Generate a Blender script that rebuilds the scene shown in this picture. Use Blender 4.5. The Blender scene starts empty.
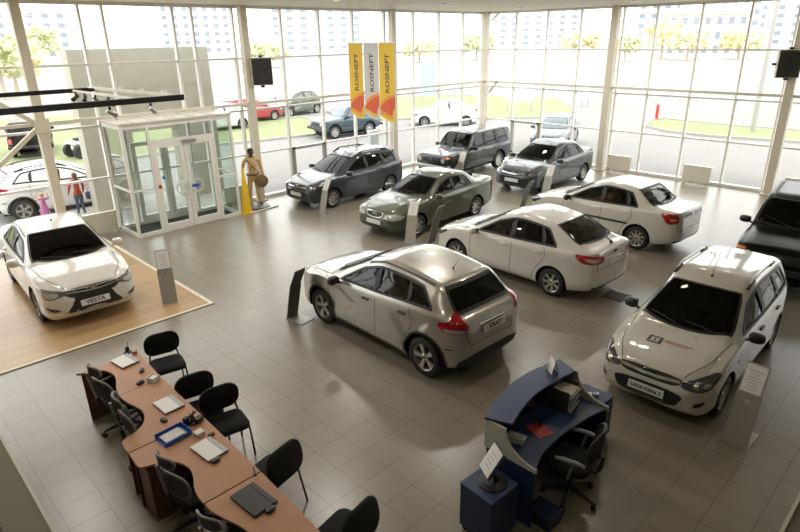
import bpy, bmesh, math, random
import numpy as np
from mathutils import Vector, Matrix
from mathutils.bvhtree import BVHTree
random.seed(7)
PI = math.pi
R = math.radians
S = bpy.context.scene
C = S.collection

# ------------------------------------------------------------------ camera, sky, exposure
cam = bpy.data.cameras.new('camera')
cam.sensor_width = 36.0
cam.lens = 586.1/800*36
cam.clip_start = 0.05
cam.clip_end = 2000
cam_o = bpy.data.objects.new('camera', cam)
C.objects.link(cam_o)
_r = Vector((0.711485, -0.702548, -0.014678))
_d = Vector((-0.264969, -0.248877, -0.931585))
_f = Vector((0.650831, 0.666698, -0.363226))
cam_o.matrix_world = Matrix(((_r.x, -_d.x, -_f.x, 0), (_r.y, -_d.y, -_f.y, 0), (_r.z, -_d.z, -_f.z, 4.894), (0, 0, 0, 1)))
S.camera = cam_o

S.view_settings.view_transform = 'Standard'
S.view_settings.look = 'None'
S.view_settings.gamma = 1
S.view_settings.use_curve_mapping = False
S.view_settings.exposure = 0.5

world = bpy.data.worlds.new('sky')
S.world = world
world.use_nodes = True
wn = world.node_tree.nodes
wn['Background'].inputs[0].default_value = (1.0, 1.0, 0.99, 1)
wn['Background'].inputs[1].default_value = 2.7

S.cycles.max_bounces = 8
S.cycles.diffuse_bounces = 4
S.cycles.glossy_bounces = 4
S.cycles.transmission_bounces = 6
S.cycles.transparent_max_bounces = 16
S.cycles.use_denoising = True
S.cycles.caustics_reflective = False
S.cycles.caustics_refractive = False
S.cycles.sample_clamp_indirect = 6

# soft high sun from behind the building
sun = bpy.data.lights.new('sun', 'SUN')
sun.energy = 0.6
sun.angle = R(12)
sun.color = (1, .95, .85)
sun_o = bpy.data.objects.new('sun', sun)
sun_o.rotation_euler = (R(-28), R(18), 0)
sun_o.rotation_euler = Vector((0.35, 0.25, -1)).to_track_quat('-Z', 'Y').to_euler()
C.objects.link(sun_o)

# ------------------------------------------------------------------ materials
M = {}
def mat(name, col, rough=.5, metal=0, coat=0, emit=None, es=1, spec=None, noise=None, bump=None):
    if name in M: return M[name]
    m = bpy.data.materials.new(name); m.use_nodes = True
    n = m.node_tree.nodes; l = m.node_tree.links
    b = n['Principled BSDF']
    b.inputs['Base Color'].default_value = (*col, 1)
    b.inputs['Roughness'].default_value = rough
    b.inputs['Metallic'].default_value = metal
    b.inputs['Coat Weight'].default_value = coat
    b.inputs['Coat Roughness'].default_value = .03
    if spec is not None: b.inputs['Specular IOR Level'].default_value = spec
    if emit:
        b.inputs['Emission Color'].default_value = (*emit, 1); b.inputs['Emission Strength'].default_value = es
    if noise or bump:
        g = n.new('ShaderNodeNewGeometry'); t = n.new('ShaderNodeTexNoise')
        sc, amt = noise or bump
        t.inputs['Scale'].default_value = sc; t.inputs['Detail'].default_value = 4
        l.new(g.outputs['Position'], t.inputs['Vector'])
        if noise:
            r = n.new('ShaderNodeMapRange'); r.inputs['To Min'].default_value = 1-amt; r.inputs['To Max'].default_value = 1+amt
            l.new(t.outputs['Fac'], r.inputs['Value'])
            v = n.new('ShaderNodeMixRGB'); v.blend_type = 'MULTIPLY'; v.inputs['Fac'].default_value = 1
            v.inputs['Color1'].default_value = (*col, 1); l.new(r.outputs[0], v.inputs['Color2'])
            l.new(v.outputs[0], b.inputs['Base Color'])
        else:
            bp = n.new('ShaderNodeBump'); bp.inputs['Strength'].default_value = amt; bp.inputs['Distance'].default_value = .01
            l.new(t.outputs['Fac'], bp.inputs['Height']); l.new(bp.outputs[0], b.inputs['Normal'])
    M[name] = m
    return m

def glassmat(name, tint, refl=1.0, ior=1.45):
    if name in M: return M[name]
    m = bpy.data.materials.new(name); m.use_nodes = True
    n = m.node_tree.nodes; l = m.node_tree.links; n.clear()
    o = n.new('ShaderNodeOutputMaterial'); mx = n.new('ShaderNodeMixShader')
    tr = n.new('ShaderNodeBsdfTransparent'); gl = n.new('ShaderNodeBsdfGlossy'); fr = n.new('ShaderNodeLayerWeight')
    tr.inputs[0].default_value = (*tint, 1); gl.inputs['Roughness'].default_value = 0.02
    gl.inputs[0].default_value = (refl, refl, refl, 1)
    f0 = ((ior-1)/(ior+1))**2
    pw = n.new('ShaderNodeMath'); pw.operation = 'POWER'; pw.inputs[1].default_value = 5; l.new(fr.outputs['Facing'], pw.inputs[0])
    mu = n.new('ShaderNodeMath'); mu.operation = 'MULTIPLY_ADD'; mu.inputs[1].default_value = 1-f0; mu.inputs[2].default_value = f0; l.new(pw.outputs[0], mu.inputs[0])
    l.new(mu.outputs[0], mx.inputs[0]); l.new(tr.outputs[0], mx.inputs[1]); l.new(gl.outputs[0], mx.inputs[2])
    l.new(mx.outputs[0], o.inputs[0])
    M[name] = m
    return m

def brickmat(name, c1, c2, mortar, bw, bh, ms, off, ox, oy, rough, rot=0, coat=0, squash=None, noise=.06, spec=.5, msm=.1):
    m = bpy.data.materials.new(name); m.use_nodes = True
    n = m.node_tree.nodes; l = m.node_tree.links; b = n['Principled BSDF']
    g = n.new('ShaderNodeNewGeometry'); mp = n.new('ShaderNodeMapping'); mp.vector_type = 'POINT'
    mp.inputs['Location'].default_value = (-ox, -oy, 0)
    mp.inputs['Rotation'].default_value = (0, 0, rot)
    l.new(g.outputs['Position'], mp.inputs['Vector'])
    t = n.new('ShaderNodeTexBrick'); l.new(mp.outputs[0], t.inputs['Vector'])
    t.inputs['Scale'].default_value = 1; t.inputs['Brick Width'].default_value = bw; t.inputs['Row Height'].default_value = bh
    t.inputs['Mortar Size'].default_value = ms; t.inputs['Mortar Smooth'].default_value = msm; t.offset = off
    t.inputs['Color1'].default_value = (*c1, 1); t.inputs['Color2'].default_value = (*c2, 1); t.inputs['Mortar'].default_value = (*mortar, 1)
    no = n.new('ShaderNodeTexNoise'); no.inputs['Scale'].default_value = 1.3; no.inputs['Detail'].default_value = 5
    l.new(g.outputs['Position'], no.inputs['Vector'])
    r = n.new('ShaderNodeMapRange'); r.inputs['To Min'].default_value = 1-noise; r.inputs['To Max'].default_value = 1+noise
    l.new(no.outputs['Fac'], r.inputs['Value'])
    v = n.new('ShaderNodeMixRGB'); v.blend_type = 'MULTIPLY'; v.inputs['Fac'].default_value = 1
    l.new(t.outputs['Color'], v.inputs['Color1']); l.new(r.outputs[0], v.inputs['Color2'])
    l.new(v.outputs[0], b.inputs['Base Color'])
    b.inputs['Roughness'].default_value = rough; b.inputs['Coat Weight'].default_value = coat
    b.inputs['Specular IOR Level'].default_value = spec
    M[name] = m
    return m

# ------------------------------------------------------------------ mesh builder
class MB:
    def __init__(s): s.v = []; s.f = []; s.mi = []
    def add(s, vs, fs, mi=0):
        o = len(s.v); s.v += [tuple(p) for p in vs]; s.f += [tuple(i+o for i in f) for f in fs]; s.mi += [mi]*len(fs); return s
    def box(s, c, d, rot=None, mi=0):
        x, y, z = [k/2 for k in d]
        vs = [Vector((a, b, e)) for a in (-x, x) for b in (-y, y) for e in (-z, z)]
        if rot is not None:
            m = rot if isinstance(rot, Matrix) else Matrix.Rotation(rot, 3, 'Z')
            vs = [m @ p for p in vs]
        c = Vector(c); vs = [p+c for p in vs]
        return s.add(vs, [(0, 1, 3, 2), (4, 6, 7, 5), (0, 4, 5, 1), (2, 3, 7, 6), (0, 2, 6, 4), (1, 5, 7, 3)], mi)
    def bb(s, a, b, mi=0):
        return s.box([(a[i]+b[i])/2 for i in range(3)], [abs(b[i]-a[i]) for i in range(3)], mi=mi)
    def lathe(s, prof, org=(0, 0, 0), axis=(0, 0, 1), n=24, mi=0, cap=True, arc=None):
        ax = Vector(axis).normalized(); q = Vector((0, 0, 1)).rotation_difference(ax).to_matrix(); org = Vector(org)
        vs = []; k = len(prof)
        for i in range(n):
            a = 2*PI*i/n
            for r, h in prof: vs.append(org + q @ Vector((r*math.cos(a), r*math.sin(a), h)))
        fs = []
        for i in range(n):
            j = (i+1) % n
            for t in range(k-1): fs.append((i*k+t, j*k+t, j*k+t+1, i*k+t+1))
        if cap:
            if prof[0][0] > 1e-4: fs.append(tuple(i*k for i in range(n))[::-1])
            if prof[-1][0] > 1e-4: fs.append(tuple(i*k+k-1 for i in range(n)))
        return s.add(vs, fs, mi)
    def cyl(s, a, b, r, r2=None, n=14, mi=0):
        a, b = Vector(a), Vector(b); L = (b-a).length
        return s.lathe([(r, 0), (r if r2 is None else r2, L)], a, b-a, n, mi)
    def tube(s, path, r, n=8, mi=0, closed=False):
        P = [Vector(p) for p in path]; k = len(P); vs = []; up = None
        for i, p in enumerate(P):
            if closed: t = (P[(i+1) % k]-P[i-1])
            else: t = P[min(i+1, k-1)]-P[max(i-1, 0)]
            t = t.normalized() if t.length > 1e-9 else Vector((0, 0, 1))
            if up is None:
                up = Vector((0, 0, 1)) if abs(t.z) < .9 else Vector((1, 0, 0))
            a = t.cross(up)
            if a.length < 1e-6: a = t.cross(Vector((0, 1, 0)))
            a.normalize(); b = a.cross(t).normalized(); up = b
            rr = r[i] if isinstance(r, (list, tuple)) else r
            for j in range(n):
                w = 2*PI*j/n; vs.append(p + a*math.cos(w)*rr + b*math.sin(w)*rr)
        fs = []
        for i in range(k if closed else k-1):
            i2 = (i+1) % k
            for j in range(n): fs.append((i*n+j, i*n+(j+1) % n, i2*n+(j+1) % n, i2*n+j))
        if not closed: fs += [tuple(range(n))[::-1], tuple((k-1)*n+j for j in range(n))]
        return s.add(vs, fs, mi)
    def prism(s, poly, z0, z1, mi=0, fn=None):
        n = len(poly); vs = [(x, y, z0) for x, y in poly]+[(x, y, z1) for x, y in poly]
        if fn: vs = [fn(*p) for p in vs]
        fs = [tuple(range(n))[::-1], tuple(range(n, 2*n))]+[(i, (i+1) % n, n+(i+1) % n, n+i) for i in range(n)]
        return s.add(vs, fs, mi)
    def ell(s, c, rad, nu=16, nv=10, mi=0, e=1.0, rot=None):
        vs = []; c = Vector(c)
        def sp(v): return math.copysign(abs(v)**e, v)
        for i in range(nv+1):
            ph = -PI/2+PI*i/nv
            for j in range(nu):
                th = 2*PI*j/nu
                p = Vector((rad[0]*sp(math.cos(ph))*sp(math.cos(th)), rad[1]*sp(math.cos(ph))*sp(math.sin(th)), rad[2]*sp(math.sin(ph))))
                if rot is not None: p = rot @ p
                vs.append(c+p)
        fs = []
        for i in range(nv):
            for j in range(nu): fs.append((i*nu+j, i*nu+(j+1) % nu, (i+1)*nu+(j+1) % nu, (i+1)*nu+j))
        return s.add(vs, fs, mi)
    def pad(s, w, d, h, r, org=(0, 0, 0), rot=None, mi=0, curve=0, n=5, puff=.3):
        # rounded cushion: rounded-rectangle rings, x=w, y=d, z=h
        pts = []
        for cx, cy, a0 in ((w/2-r, d/2-r, 0), (-w/2+r, d/2-r, PI/2), (-w/2+r, -d/2+r, PI), (w/2-r, -d/2+r, 1.5*PI)):
            for i in range(n+1):
                a = a0+PI/2*i/n; pts.append((cx+r*math.cos(a), cy+r*math.sin(a)))
        k = len(pts); rings = [(.9, -h/2), (1, -h*.3), (1, h*.2), (.96, h*.42), (.8, h*.5+h*puff*.3), (.4, h*.5+h*puff*.6)]
        org = Vector(org); vs = []
        for sc, z in rings:
            for x, y in pts:
                p = Vector((x*sc, y*sc, z+curve*(x*sc)**2)); vs.append(p)
        vs.append(Vector((0, 0, h*.5+h*puff*.65)))
        if rot is not None: vs = [rot @ p for p in vs]
        vs = [p+org for p in vs]
        fs = [tuple(range(k))[::-1]]
        for i in range(len(rings)-1):
            for j in range(k): fs.append((i*k+j, i*k+(j+1) % k, (i+1)*k+(j+1) % k, (i+1)*k+j))
        t = len(vs)-1; b = (len(rings)-1)*k
        for j in range(k): fs.append((b+j, b+(j+1) % k, t))
        return s.add(vs, fs, mi)
    def mesh(s, name, mats, smooth=40):
        me = bpy.data.meshes.new(name); me.from_pydata(s.v, [], s.f)
        for m in (mats if isinstance(mats, (list, tuple)) else [mats]): me.materials.append(M[m] if isinstance(m, str) else m)
        if any(s.mi): me.polygons.foreach_set('material_index', s.mi)
        me.validate()
        if smooth:
            me.polygons.foreach_set('use_smooth', [True]*len(me.polygons))
            try: me.set_sharp_from_angle(angle=R(smooth))
            except Exception: pass
        me.update()
        return me
    def build(s, name, mats, parent=None, bevel=0, smooth=40, loc=None, rot=None):
        o = bpy.data.objects.new(name, s.mesh(name, mats, smooth)); C.objects.link(o)
        if parent is not None: o.parent = parent
        if loc is not None: o.location = loc
        if rot is not None: o.rotation_euler = rot
        if bevel:
            md = o.modifiers.new('bevel', 'BEVEL'); md.width = bevel; md.segments = 2; md.limit_method = 'ANGLE'; md.angle_limit = R(40)
            md.harden_normals = False
        return o

def tag(o, label, cat, group=None, kind=None):
    if label: o['label'] = label
    if cat: o['category'] = cat
    if group: o['group'] = group
    if kind: o['kind'] = kind
    return o
def thing(name, label, cat, loc=(0, 0, 0), rz=0, group=None):
    o = bpy.data.objects.new(name, None); C.objects.link(o); o.empty_display_size = .2
    o.location = loc; o.rotation_euler = (0, 0, rz)
    return tag(o, label, cat, group)
def struct(o): o['kind'] = 'structure'; return o
def copy_tree(o, parent=None):
    c = o.copy(); C.objects.link(c); c.parent = parent
    for ch in list(o.children): copy_tree(ch, c)
    return c
def dup(o, loc, rz, label, group=None):
    c = copy_tree(o); c.location = loc; c.rotation_euler = (0, 0, rz)
    c['label'] = label
    if group: c['group'] = group
    return c
def text_part(s, name, size, mt, parent, mtx, ext=.001, sx=1, bold=0):
    cu = bpy.data.curves.new(name, 'FONT'); cu.body = s; cu.size = size; cu.extrude = ext; cu.align_x = 'CENTER'; cu.align_y = 'CENTER'
    cu.offset = bold
    cu.resolution_u = 3
    t = bpy.data.objects.new('tmp', cu); C.objects.link(t)
    dg = bpy.context.evaluated_depsgraph_get()
    me = bpy.data.meshes.new_from_object(t.evaluated_get(dg))
    me.name = name
    bpy.data.objects.remove(t)
    me.materials.clear(); me.materials.append(M[mt])
    me.transform(mtx @ Matrix.Diagonal((sx, 1, 1, 1)))
    o = bpy.data.objects.new(name, me); C.objects.link(o); o.parent = parent
    return o
def frame(o, x, y, z=None):
    # matrix with local x axis, y axis at origin o
    x = Vector(x).normalized(); y = Vector(y).normalized(); z = x.cross(y).normalized()
    return Matrix(((x.x, y.x, z.x, o[0]), (x.y, y.y, z.y, o[1]), (x.z, y.z, z.z, o[2]), (0, 0, 0, 1)))
mat('cream', (.62, .56, .44), .55)
mat('white_frame', (.84, .83, .79), .4)
mat('cream_steel', (.72, .67, .56), .45)
mat('wall_paint', (.60, .53, .42), .8)
mat('olive_wall', (.17, .16, .11), .8, noise=(8, .05))
mat('trim_light', (.5, .47, .38), .5)
mat('black_mat', (.02, .022, .025), .9)
mat('black_metal', (.012, .012, .012), .45)
mat('black_plastic', (.02, .02, .021), .4)
mat('dark_plastic', (.035, .035, .038), .5)
mat('black_fabric', (.012, .013, .013), .95, bump=(300, .3))
mat('chair_mesh', (.05, .055, .055), .7)
mat('grey_rim', (.20, .21, .21), .45)
mat('steel', (.55, .54, .52), .35, metal=.9)
mat('steel_brushed', (.45, .43, .39), .4, metal=.4)
mat('stand_back', (.16, .15, .14), .45, metal=.6)
mat('radiator', (.80, .77, .66), .5)
mat('paper', (.80, .80, .78), .7)
mat('paper_grey', (.45, .48, .50), .6)
mat('wood_desk', (.42, .205, .10), .42, noise=(6, .12))
mat('wood_dark', (.13, .05, .028), .5)
mat('desk_edge', (.30, .15, .085), .5)
mat('blue_lam', (.022, .048, .13), .35)
mat('blue_dark', (.012, .026, .08), .4)
mat('grey_lam', (.44, .46, .39), .5)
mat('blue_plastic', (.02, .12, .55), .3)
mat('yellow', (.85, .58, .02), .5)
mat('banner_yellow', (.92, .62, .06), .6)
mat('banner_white', (.72, .72, .74), .6)
mat('banner_orange', (.80, .14, .06), .6)
mat('banner_mid', (.92, .38, .08), .6)
mat('banner_text', (.10, .09, .08), .6)
mat('red', (.5, .02, .02), .4)
mat('blue_sticker', (.02, .08, .5), .5)
mat('tape', (.75, .70, .55), .6)
mat('rubber', (.018, .018, .018), .7)
mat('alloy', (.55, .54, .52), .3, metal=.8)
mat('hub', (.33, .33, .32), .4, metal=.7)
mat('well', (.012, .012, .012), .9)
mat('chrome', (.75, .75, .75), .12, metal=1)
mat('grille', (.018, .018, .019), .45)
mat('seam', (.02, .02, .02), .8)
mat('seal', (.010, .010, .011), .5)
mat('trim_black', (.022, .022, .022), .5)
mat('lamp_red', (.42, .008, .012), .12, coat=.8)
mat('lamp_mid', (.20, .20, .20), .15, metal=.4, coat=1)
mat('lamp_clear', (.45, .44, .42), .12, coat=1)
mat('lamp_dark', (.06, .06, .065), .15, coat=1)
mat('lamp_orange', (.8, .18, .02), .15, coat=.8)
mat('plate', (.72, .72, .70), .4)
mat('plate_text', (.03, .03, .03), .5)
mat('seat_cloth', (.035, .036, .038), .9)
mat('cabin', (.018, .018, .019), .85)
mat('dash', (.03, .03, .032), .6)
mat('grass', (.22, .245, .12), 1, noise=(1.2, .25))
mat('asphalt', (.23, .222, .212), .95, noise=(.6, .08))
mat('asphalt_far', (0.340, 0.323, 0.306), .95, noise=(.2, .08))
mat('kerb', (0.374, 0.365, 0.340), .9)
mat('portal', (0.459, 0.433, 0.365), .8, noise=(2, .05))
mat('bld', (0.748, 0.773, 0.799), .8)  # far block walls lifted in tone, washed-out glare put into the colour
mat('bld_win', (.24, .28, .35), .5)
mat('bld_blue', (0.374, 0.510, 0.782), .6)
mat('bld_tan', (0.680, 0.629, 0.544), .8)
mat('leaf', (0.544, 0.578, 0.340), 1, noise=(.8, .3))  # far foliage and trunk tones lightened, haze is painted into them
mat('leaf_yellow', (0.748, 0.680, 0.408), 1, noise=(.8, .3))
mat('trunk', (0.510, 0.459, 0.374), .9)
mat('skin', (.55, .32, .22), .6)
mat('skin_dark', (.10, .055, .04), .6)
mat('tan_cloth', (.62, .42, .19), .8)
mat('orange_cloth', (.40, .06, .025), .8)
mat('pink_cloth', (.42, .12, .30), .8)
mat('navy_cloth', (.06, .09, .16), .8)
mat('hair_brown', (.14, .07, .035), .7)
mat('hair_blond', (.45, .30, .15), .7)
mat('lamp_glow', (1, .9, .7), .5, emit=(1, .82, .55), es=18)
mat('plastic_white', (.7, .7, .68), .4)
mat('vent_grey', (.07, .07, .065), .6)
mat('magazine', (.35, .04, .04), .5)
glassmat('window_glass', (.97, .985, .975), .9, 1.45)
glassmat('door_glass', (.86, .90, .88), .9, 1.45)
glassmat('car_glass', (.24, .27, .22), .9, 1.5)
glassmat('car_glass_dark', (.10, .115, .105), .8, 1.4)
glassmat('far_glass', (.15, .18, .18), .9, 1.5)
def paint(name, col, metal=0, rough=.3, coat=1, spec=None):
    return mat(name, col, rough, metal, coat=coat, spec=spec)
paint('paint_white', (.66, .64, .59)); paint('paint_ivory', (.63, .61, .55))
paint('paint_silver', (.44, .425, .39), .7, .30)
paint('paint_green', (.07, .08, .045), .4, .35)
paint('paint_slate', (.033, .042, .052), .4, .35)
paint('paint_graphite', (.022, .026, .029), .4, .35)
paint('paint_black', (.005, .005, .005), 0, .25, .0, .2)
paint('paint_blue', (0.045, 0.083, 0.105), .2); paint('paint_red', (0.330, 0.022, 0.030)); paint('paint_dkgreen', (0.075, 0.098, 0.075))
paint('paint_plainwhite', (0.800, 0.800, 0.800))

mat('wall_brown', (.30, .25, .19), .8)
YW, XW, ZC = 16.75, 21.63, 5.84
X0, Y0 = -4.0, -5.0
# floor and ceiling
brickmat('tile', (.272, .238, .186), (.252, .22, .17), (.125, .108, .083), .44, .4325, .0045, 0, 4.34-.44*40, 4.71-.4325*60, .29, spec=.9)
brickmat('laminate', (.50, .33, .17), (.44, .285, .145), (.30, .19, .10), 1.2, .16, .0015, .5, 0, 0, .3)
brickmat('ceiling_tile', (.74, .68, .57), (.71, .65, .54), (.52, .47, .38), .6, .6, .012, 0, 0, 0, .5)
b = MB().bb((X0, Y0, -.12), (XW+.25, YW+.25, 0)); struct(b.build('floor', 'tile', smooth=0))
b = MB().bb((X0, Y0, ZC), (XW+.25, YW+.25, ZC+.15)); struct(b.build('ceiling', 'ceiling_tile', smooth=0))
b = MB().bb((X0-.2, Y0, -.12), (X0, YW+.2, ZC+.1)); struct(b.build('wall_back_left', 'wall_paint', smooth=0))
b = MB().bb((X0-.2, Y0-.2, -.12), (XW+.2, Y0, ZC+.1)); struct(b.build('wall_back_right', 'wall_brown', smooth=0))
# low walls at the lower corners of the view
b = MB().bb((.25, -1.0, 0), (.55, 7.9, .88)).bb((.25, -1, .88), (.58, 7.9, .90), 1); struct(b.build('wall_low_left', ['olive_wall', 'olive_wall'], bevel=.004))
b = MB().bb((.555, -1, .86), (.585, 7.9, .905)); struct(b.build('trim_1', 'trim_light'))
b = MB().bb((.9, .2, 0), (9, .47, .88)); struct(b.build('wall_low_right', 'olive_wall', bevel=.004))
b = MB().bb((.9, .47, .86), (9, .50, .905)); struct(b.build('trim_2', 'trim_light'))
# wood podium with tape border
b = MB().bb((X0, 10.27, 0), (4.76, 16.3, .012)); struct(b.build('floor_podium', 'laminate', smooth=0))
b = MB().bb((4.70, 10.22, .012), (4.78, 16.3, .017)).bb((X0, 10.22, .012), (4.70, 10.29, .017)); struct(b.build('trim_podium_tape', 'tape', smooth=0))

# ---- glazed walls
def gwall(nm, side, mull, z_t, a0, a1):
    # side 'y': wall plane y=YW running along x ; side 'x': plane x=XW running along y
    def B(mb, lo, hi, d0, d1, z0, z1):
        if side == 'y': mb.bb((lo, YW+d0, z0), (hi, YW+d1, z1))
        else: mb.bb((XW+d0, lo, z0), (XW+d1, hi, z1))
    fr = MB()
    for m in mull: B(fr, m-.03, m+.03, -.06, .08, 0, ZC-.05)
    for z in z_t: B(fr, a0, a1, -.04, .06, z-.028, z+.028)
    B(fr, a0, a1, -.08, .1, 0, .09); B(fr, a0, a1, -.08, .1, ZC-.08, ZC)
    root = bpy.data.objects.new('window_'+nm, None); C.objects.link(root); struct(root)
    fr.build('window_frame', 'white_frame', root)
    g = MB(); e = [a0]+[m for m in mull if a0 < m < a1]+[a1]
    for i in range(len(e)-1):
        if side == 'y': g.add([(e[i]+.02, YW+.01, .08), (e[i+1]-.02, YW+.01, .08), (e[i+1]-.02, YW+.01, ZC-.07), (e[i]+.02, YW+.01, ZC-.07)], [(0, 1, 2, 3)])
        else: g.add([(XW+.01, e[i]+.02, .08), (XW+.01, e[i+1]-.02, .08), (XW+.01, e[i+1]-.02, ZC-.07), (XW+.01, e[i]+.02, ZC-.07)], [(0, 1, 2, 3)])
    g.build('window_pane', 'window_glass', root, smooth=0)
    rl = MB()
    if side == 'y': rl.bb((a0, YW-.30, 3.02), (a1, YW-.22, 3.10))
    else: rl.bb((XW-.30, a0, 3.02), (XW-.22, a1, 3.10))
    r = rl.build('trim_rail_'+nm, 'cream_steel'); struct(r)
m1 = [-2.5, -1, .5, 2.0, 5.40, 5.96, 7.79, 8.34, 11.27, 12.74, 14.2, 15.7, 17.22, 18.69, 20.2]
gwall('1', 'y', m1, (1.48, 2.85, 4.37), X0, XW)
m2 = [-3.8, -2.3, -.9, .6, 2.1, 3.45, 6.38, 7.84, 9.31, 12.17, 13.62, 15.09]
gwall('2', 'x', m2, (1.48, 2.85, 4.37), Y0, YW)
# columns
def column(x, y, s=.2):
    b = MB(); b.bb((x-s/2, y-s/2, 0), (x+s/2, y+s/2, ZC)); b.bb((x-s*.8, y-s*.8, 0), (x+s*.8, y+s*.8, .03))
    return b.build('trim_column', 'cream_steel', bevel=.006)
for x, y in ((3.97, 16.5), (9.82, 16.52), (15.9, 16.5), (XW-.2, 16.5), (XW-.27, 10.68), (XW-.27, 4.86), (XW-.27, -1)):
    struct(column(x, y, .21 if x < 21 else .24))
# double posts in the glass line by the columns
b = MB()
for x in (9.6, 10.02, 15.72, 16.1): b.bb((x-.03, YW-.07, 0), (x+.03, YW+.08, ZC-.05))
for y in (10.95, 10.5, 5.1): b.bb((XW-.07, y-.03, 0), (XW+.08, y+.03, ZC-.05))
b.bb((XW-.12, YW-.12, 0), (XW+.15, YW+.15, ZC))
struct(b.build('window_posts', 'white_frame'))
# diagonal braces of the left bay and small brackets in the corner
b = MB(); 
def bar(b, p, q, w, h):
    p, q = Vector(p), Vector(q); d = (q-p); m = frame((0, 0, 0), d, Vector((0, 1, 0)) if abs(d.normalized().y) < .9 else Vector((1, 0, 0))).to_3x3()
    b.box((p+q)/2, (d.length, w, h), m)
bar(b, (1.2, 16.5, 5.2), (3.95, 16.5, 3.02), .1, .1); bar(b, (3.95, 16.5, 3.02), (1.2, 16.5, .85), .1, .1); b.box((3.97, 16.38, 3.02), (.34, .02, .34))
struct(b.build('trim_brace', 'cream_steel', bevel=.004))
b = MB(); bar(b, (XW-.25, 16.2, 5.5), (XW-.25, 15.75, 5.82), .08, .1); bar(b, (XW-.25, 16.2, 2.6), (XW-.25, 15.75, 3.1), .08, .1)
struct(b.build('trim_bracket', 'cream_steel', bevel=.004))
# grey framed door leaves set in the glass
def gdoor(n, side, a, c, z):
    b = MB(); d = -.10
    for lo, hi, z0, z1 in ((a, a+.09, 0, z), (c-.09, c, 0, z), (a, c, z-.08, z), (a, c, .02, .12)):
        if side == 'y': b.bb((lo, YW+d, z0), (hi, YW+.02, z1))
        else: b.bb((XW+d, lo, z0), (XW+.02, hi, z1))
    o = b.build('door_%d' % n, 'door_frame'); struct(o)
mat('door_frame', (.40, .39, .36), .5)
gdoor(1, 'y', 11.32, 12.70, 1.50); gdoor(2, 'x', 13.66, 15.05, 1.50)

# ---- ceiling downlights
dl = None; k = 0
for ix in range(5):
    for iy in range(4):
        x, y = 2.2+ix*4.2, .8+iy*4.1
        k += 1
        if dl is None:
            dl = thing('ceiling_light', '', 'ceiling light', (x, y, ZC), 0, 'round recessed ceiling lights')
            b = MB().lathe([(.12, 0), (.12, -.02), (.09, -.025), (.085, 0)], n=20); b.build('lamp_ring', 'steel', dl)
            b = MB().lathe([(.085, -.008), (.0, -.008)], n=20, cap=False); b.build('lamp_lens', 'lamp_glow', dl)
            cur = dl
        else: cur = dup(dl, (x, y, ZC), 0, '')
        cur['label'] = 'recessed ceiling downlight, '+['leftmost column', 'second column from the left', 'middle column', 'second column from the right', 'rightmost column'][ix]+', '+['row nearest the camera', 'second row from the camera', 'third row from the camera', 'row nearest the entrance windows'][iy]
        L = bpy.data.lights.new('downlight', 'AREA'); L.shape = 'DISK'; L.size = .4; L.energy = (46 if iy > 1 else 16 if ix < 2 else 10 if ix < 3 else 4) if iy >= 1 else (10 if ix == 0 else 1); L.color = (1, .95, .87) if iy > 1 else (1, .90, .75)
        lo = bpy.data.objects.new('downlight', L); C.objects.link(lo); lo.location = (x, y, ZC-.04)

# ---- radiators under the windows
def radiator(a, side, label):
    t = thing('radiator', label, 'radiator', (a, YW-.2, 0) if side == 'y' else (XW-.24, a, 0), 0 if side == 'y' else PI/2, 'panel radiators along the glass walls')
    w = .92
    b = MB()
    b.bb((-w/2, -.03, .09), (w/2, .05, .60))
    for i in range(13): b.bb((-w/2+.012+i*.0705, -.065, .11), (-w/2+.058+i*.0705, -.03, .58))
    b.build('panel', 'radiator', t, bevel=.004)
    b = MB().bb((-w/2-.005, -.06, .60), (w/2+.005, .06, .62)); b.build('top_grille', 'radiator', t)
    for s in (-1, 1):
        b = MB().bb((s*w*.4-.02, -.03, 0), (s*w*.4+.02, .03, .09)); b.build('foot', 'radiator', t)
radiator(4.85, 'y', 'cream panel radiator under the window left of the glass entrance lobby')
radiator(9.05, 'y', 'cream panel radiator under the window between the entrance lobby and the mannequin')
radiator(9.95, 'x', 'cream panel radiator beside the right wall column, nearest the blue-grey sedan')
radiator(7.12, 'x', 'cream panel radiator in the middle of the right glass wall')
radiator(4.0, 'x', 'cream panel radiator behind the black off-roader')

# ---- louvred heater boxes on the columns
def heater(x, y, rz, label):
    t = thing('fan_heater', label, 'heater', (x, y, 3.60), rz, 'louvred fan heaters on the columns')
    b = MB().bb((-.31, -.14, 0), (.31, .16, .80)); b.build('housing', 'cream_steel', t, bevel=.01)
    b = MB()
    b.bb((-.29, -.17, .02), (.29, -.14, .78), 0)
    for i in range(13): b.box((0, -.18, .06+i*.057), (.56, .05, .012), Matrix.Rotation(R(35), 3, 'X'))
    b.build('louvre_grille', 'vent_grey', t)
    b = MB().bb((-.05, -.06, .80), (.05, .12, .86)).bb((-.05, -.06, -.07), (.05, .1, 0)).bb((-.42, .0, .35), (-.31, .06, .42)); b.build('bracket', 'black_metal', t)
heater(10.15, 16.28, R(-25), 'black louvred fan heater on the column right of the entrance lobby')
heater(21.15, 5.0, R(-65), 'black louvred fan heater on the column at the right edge of the view')

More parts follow.
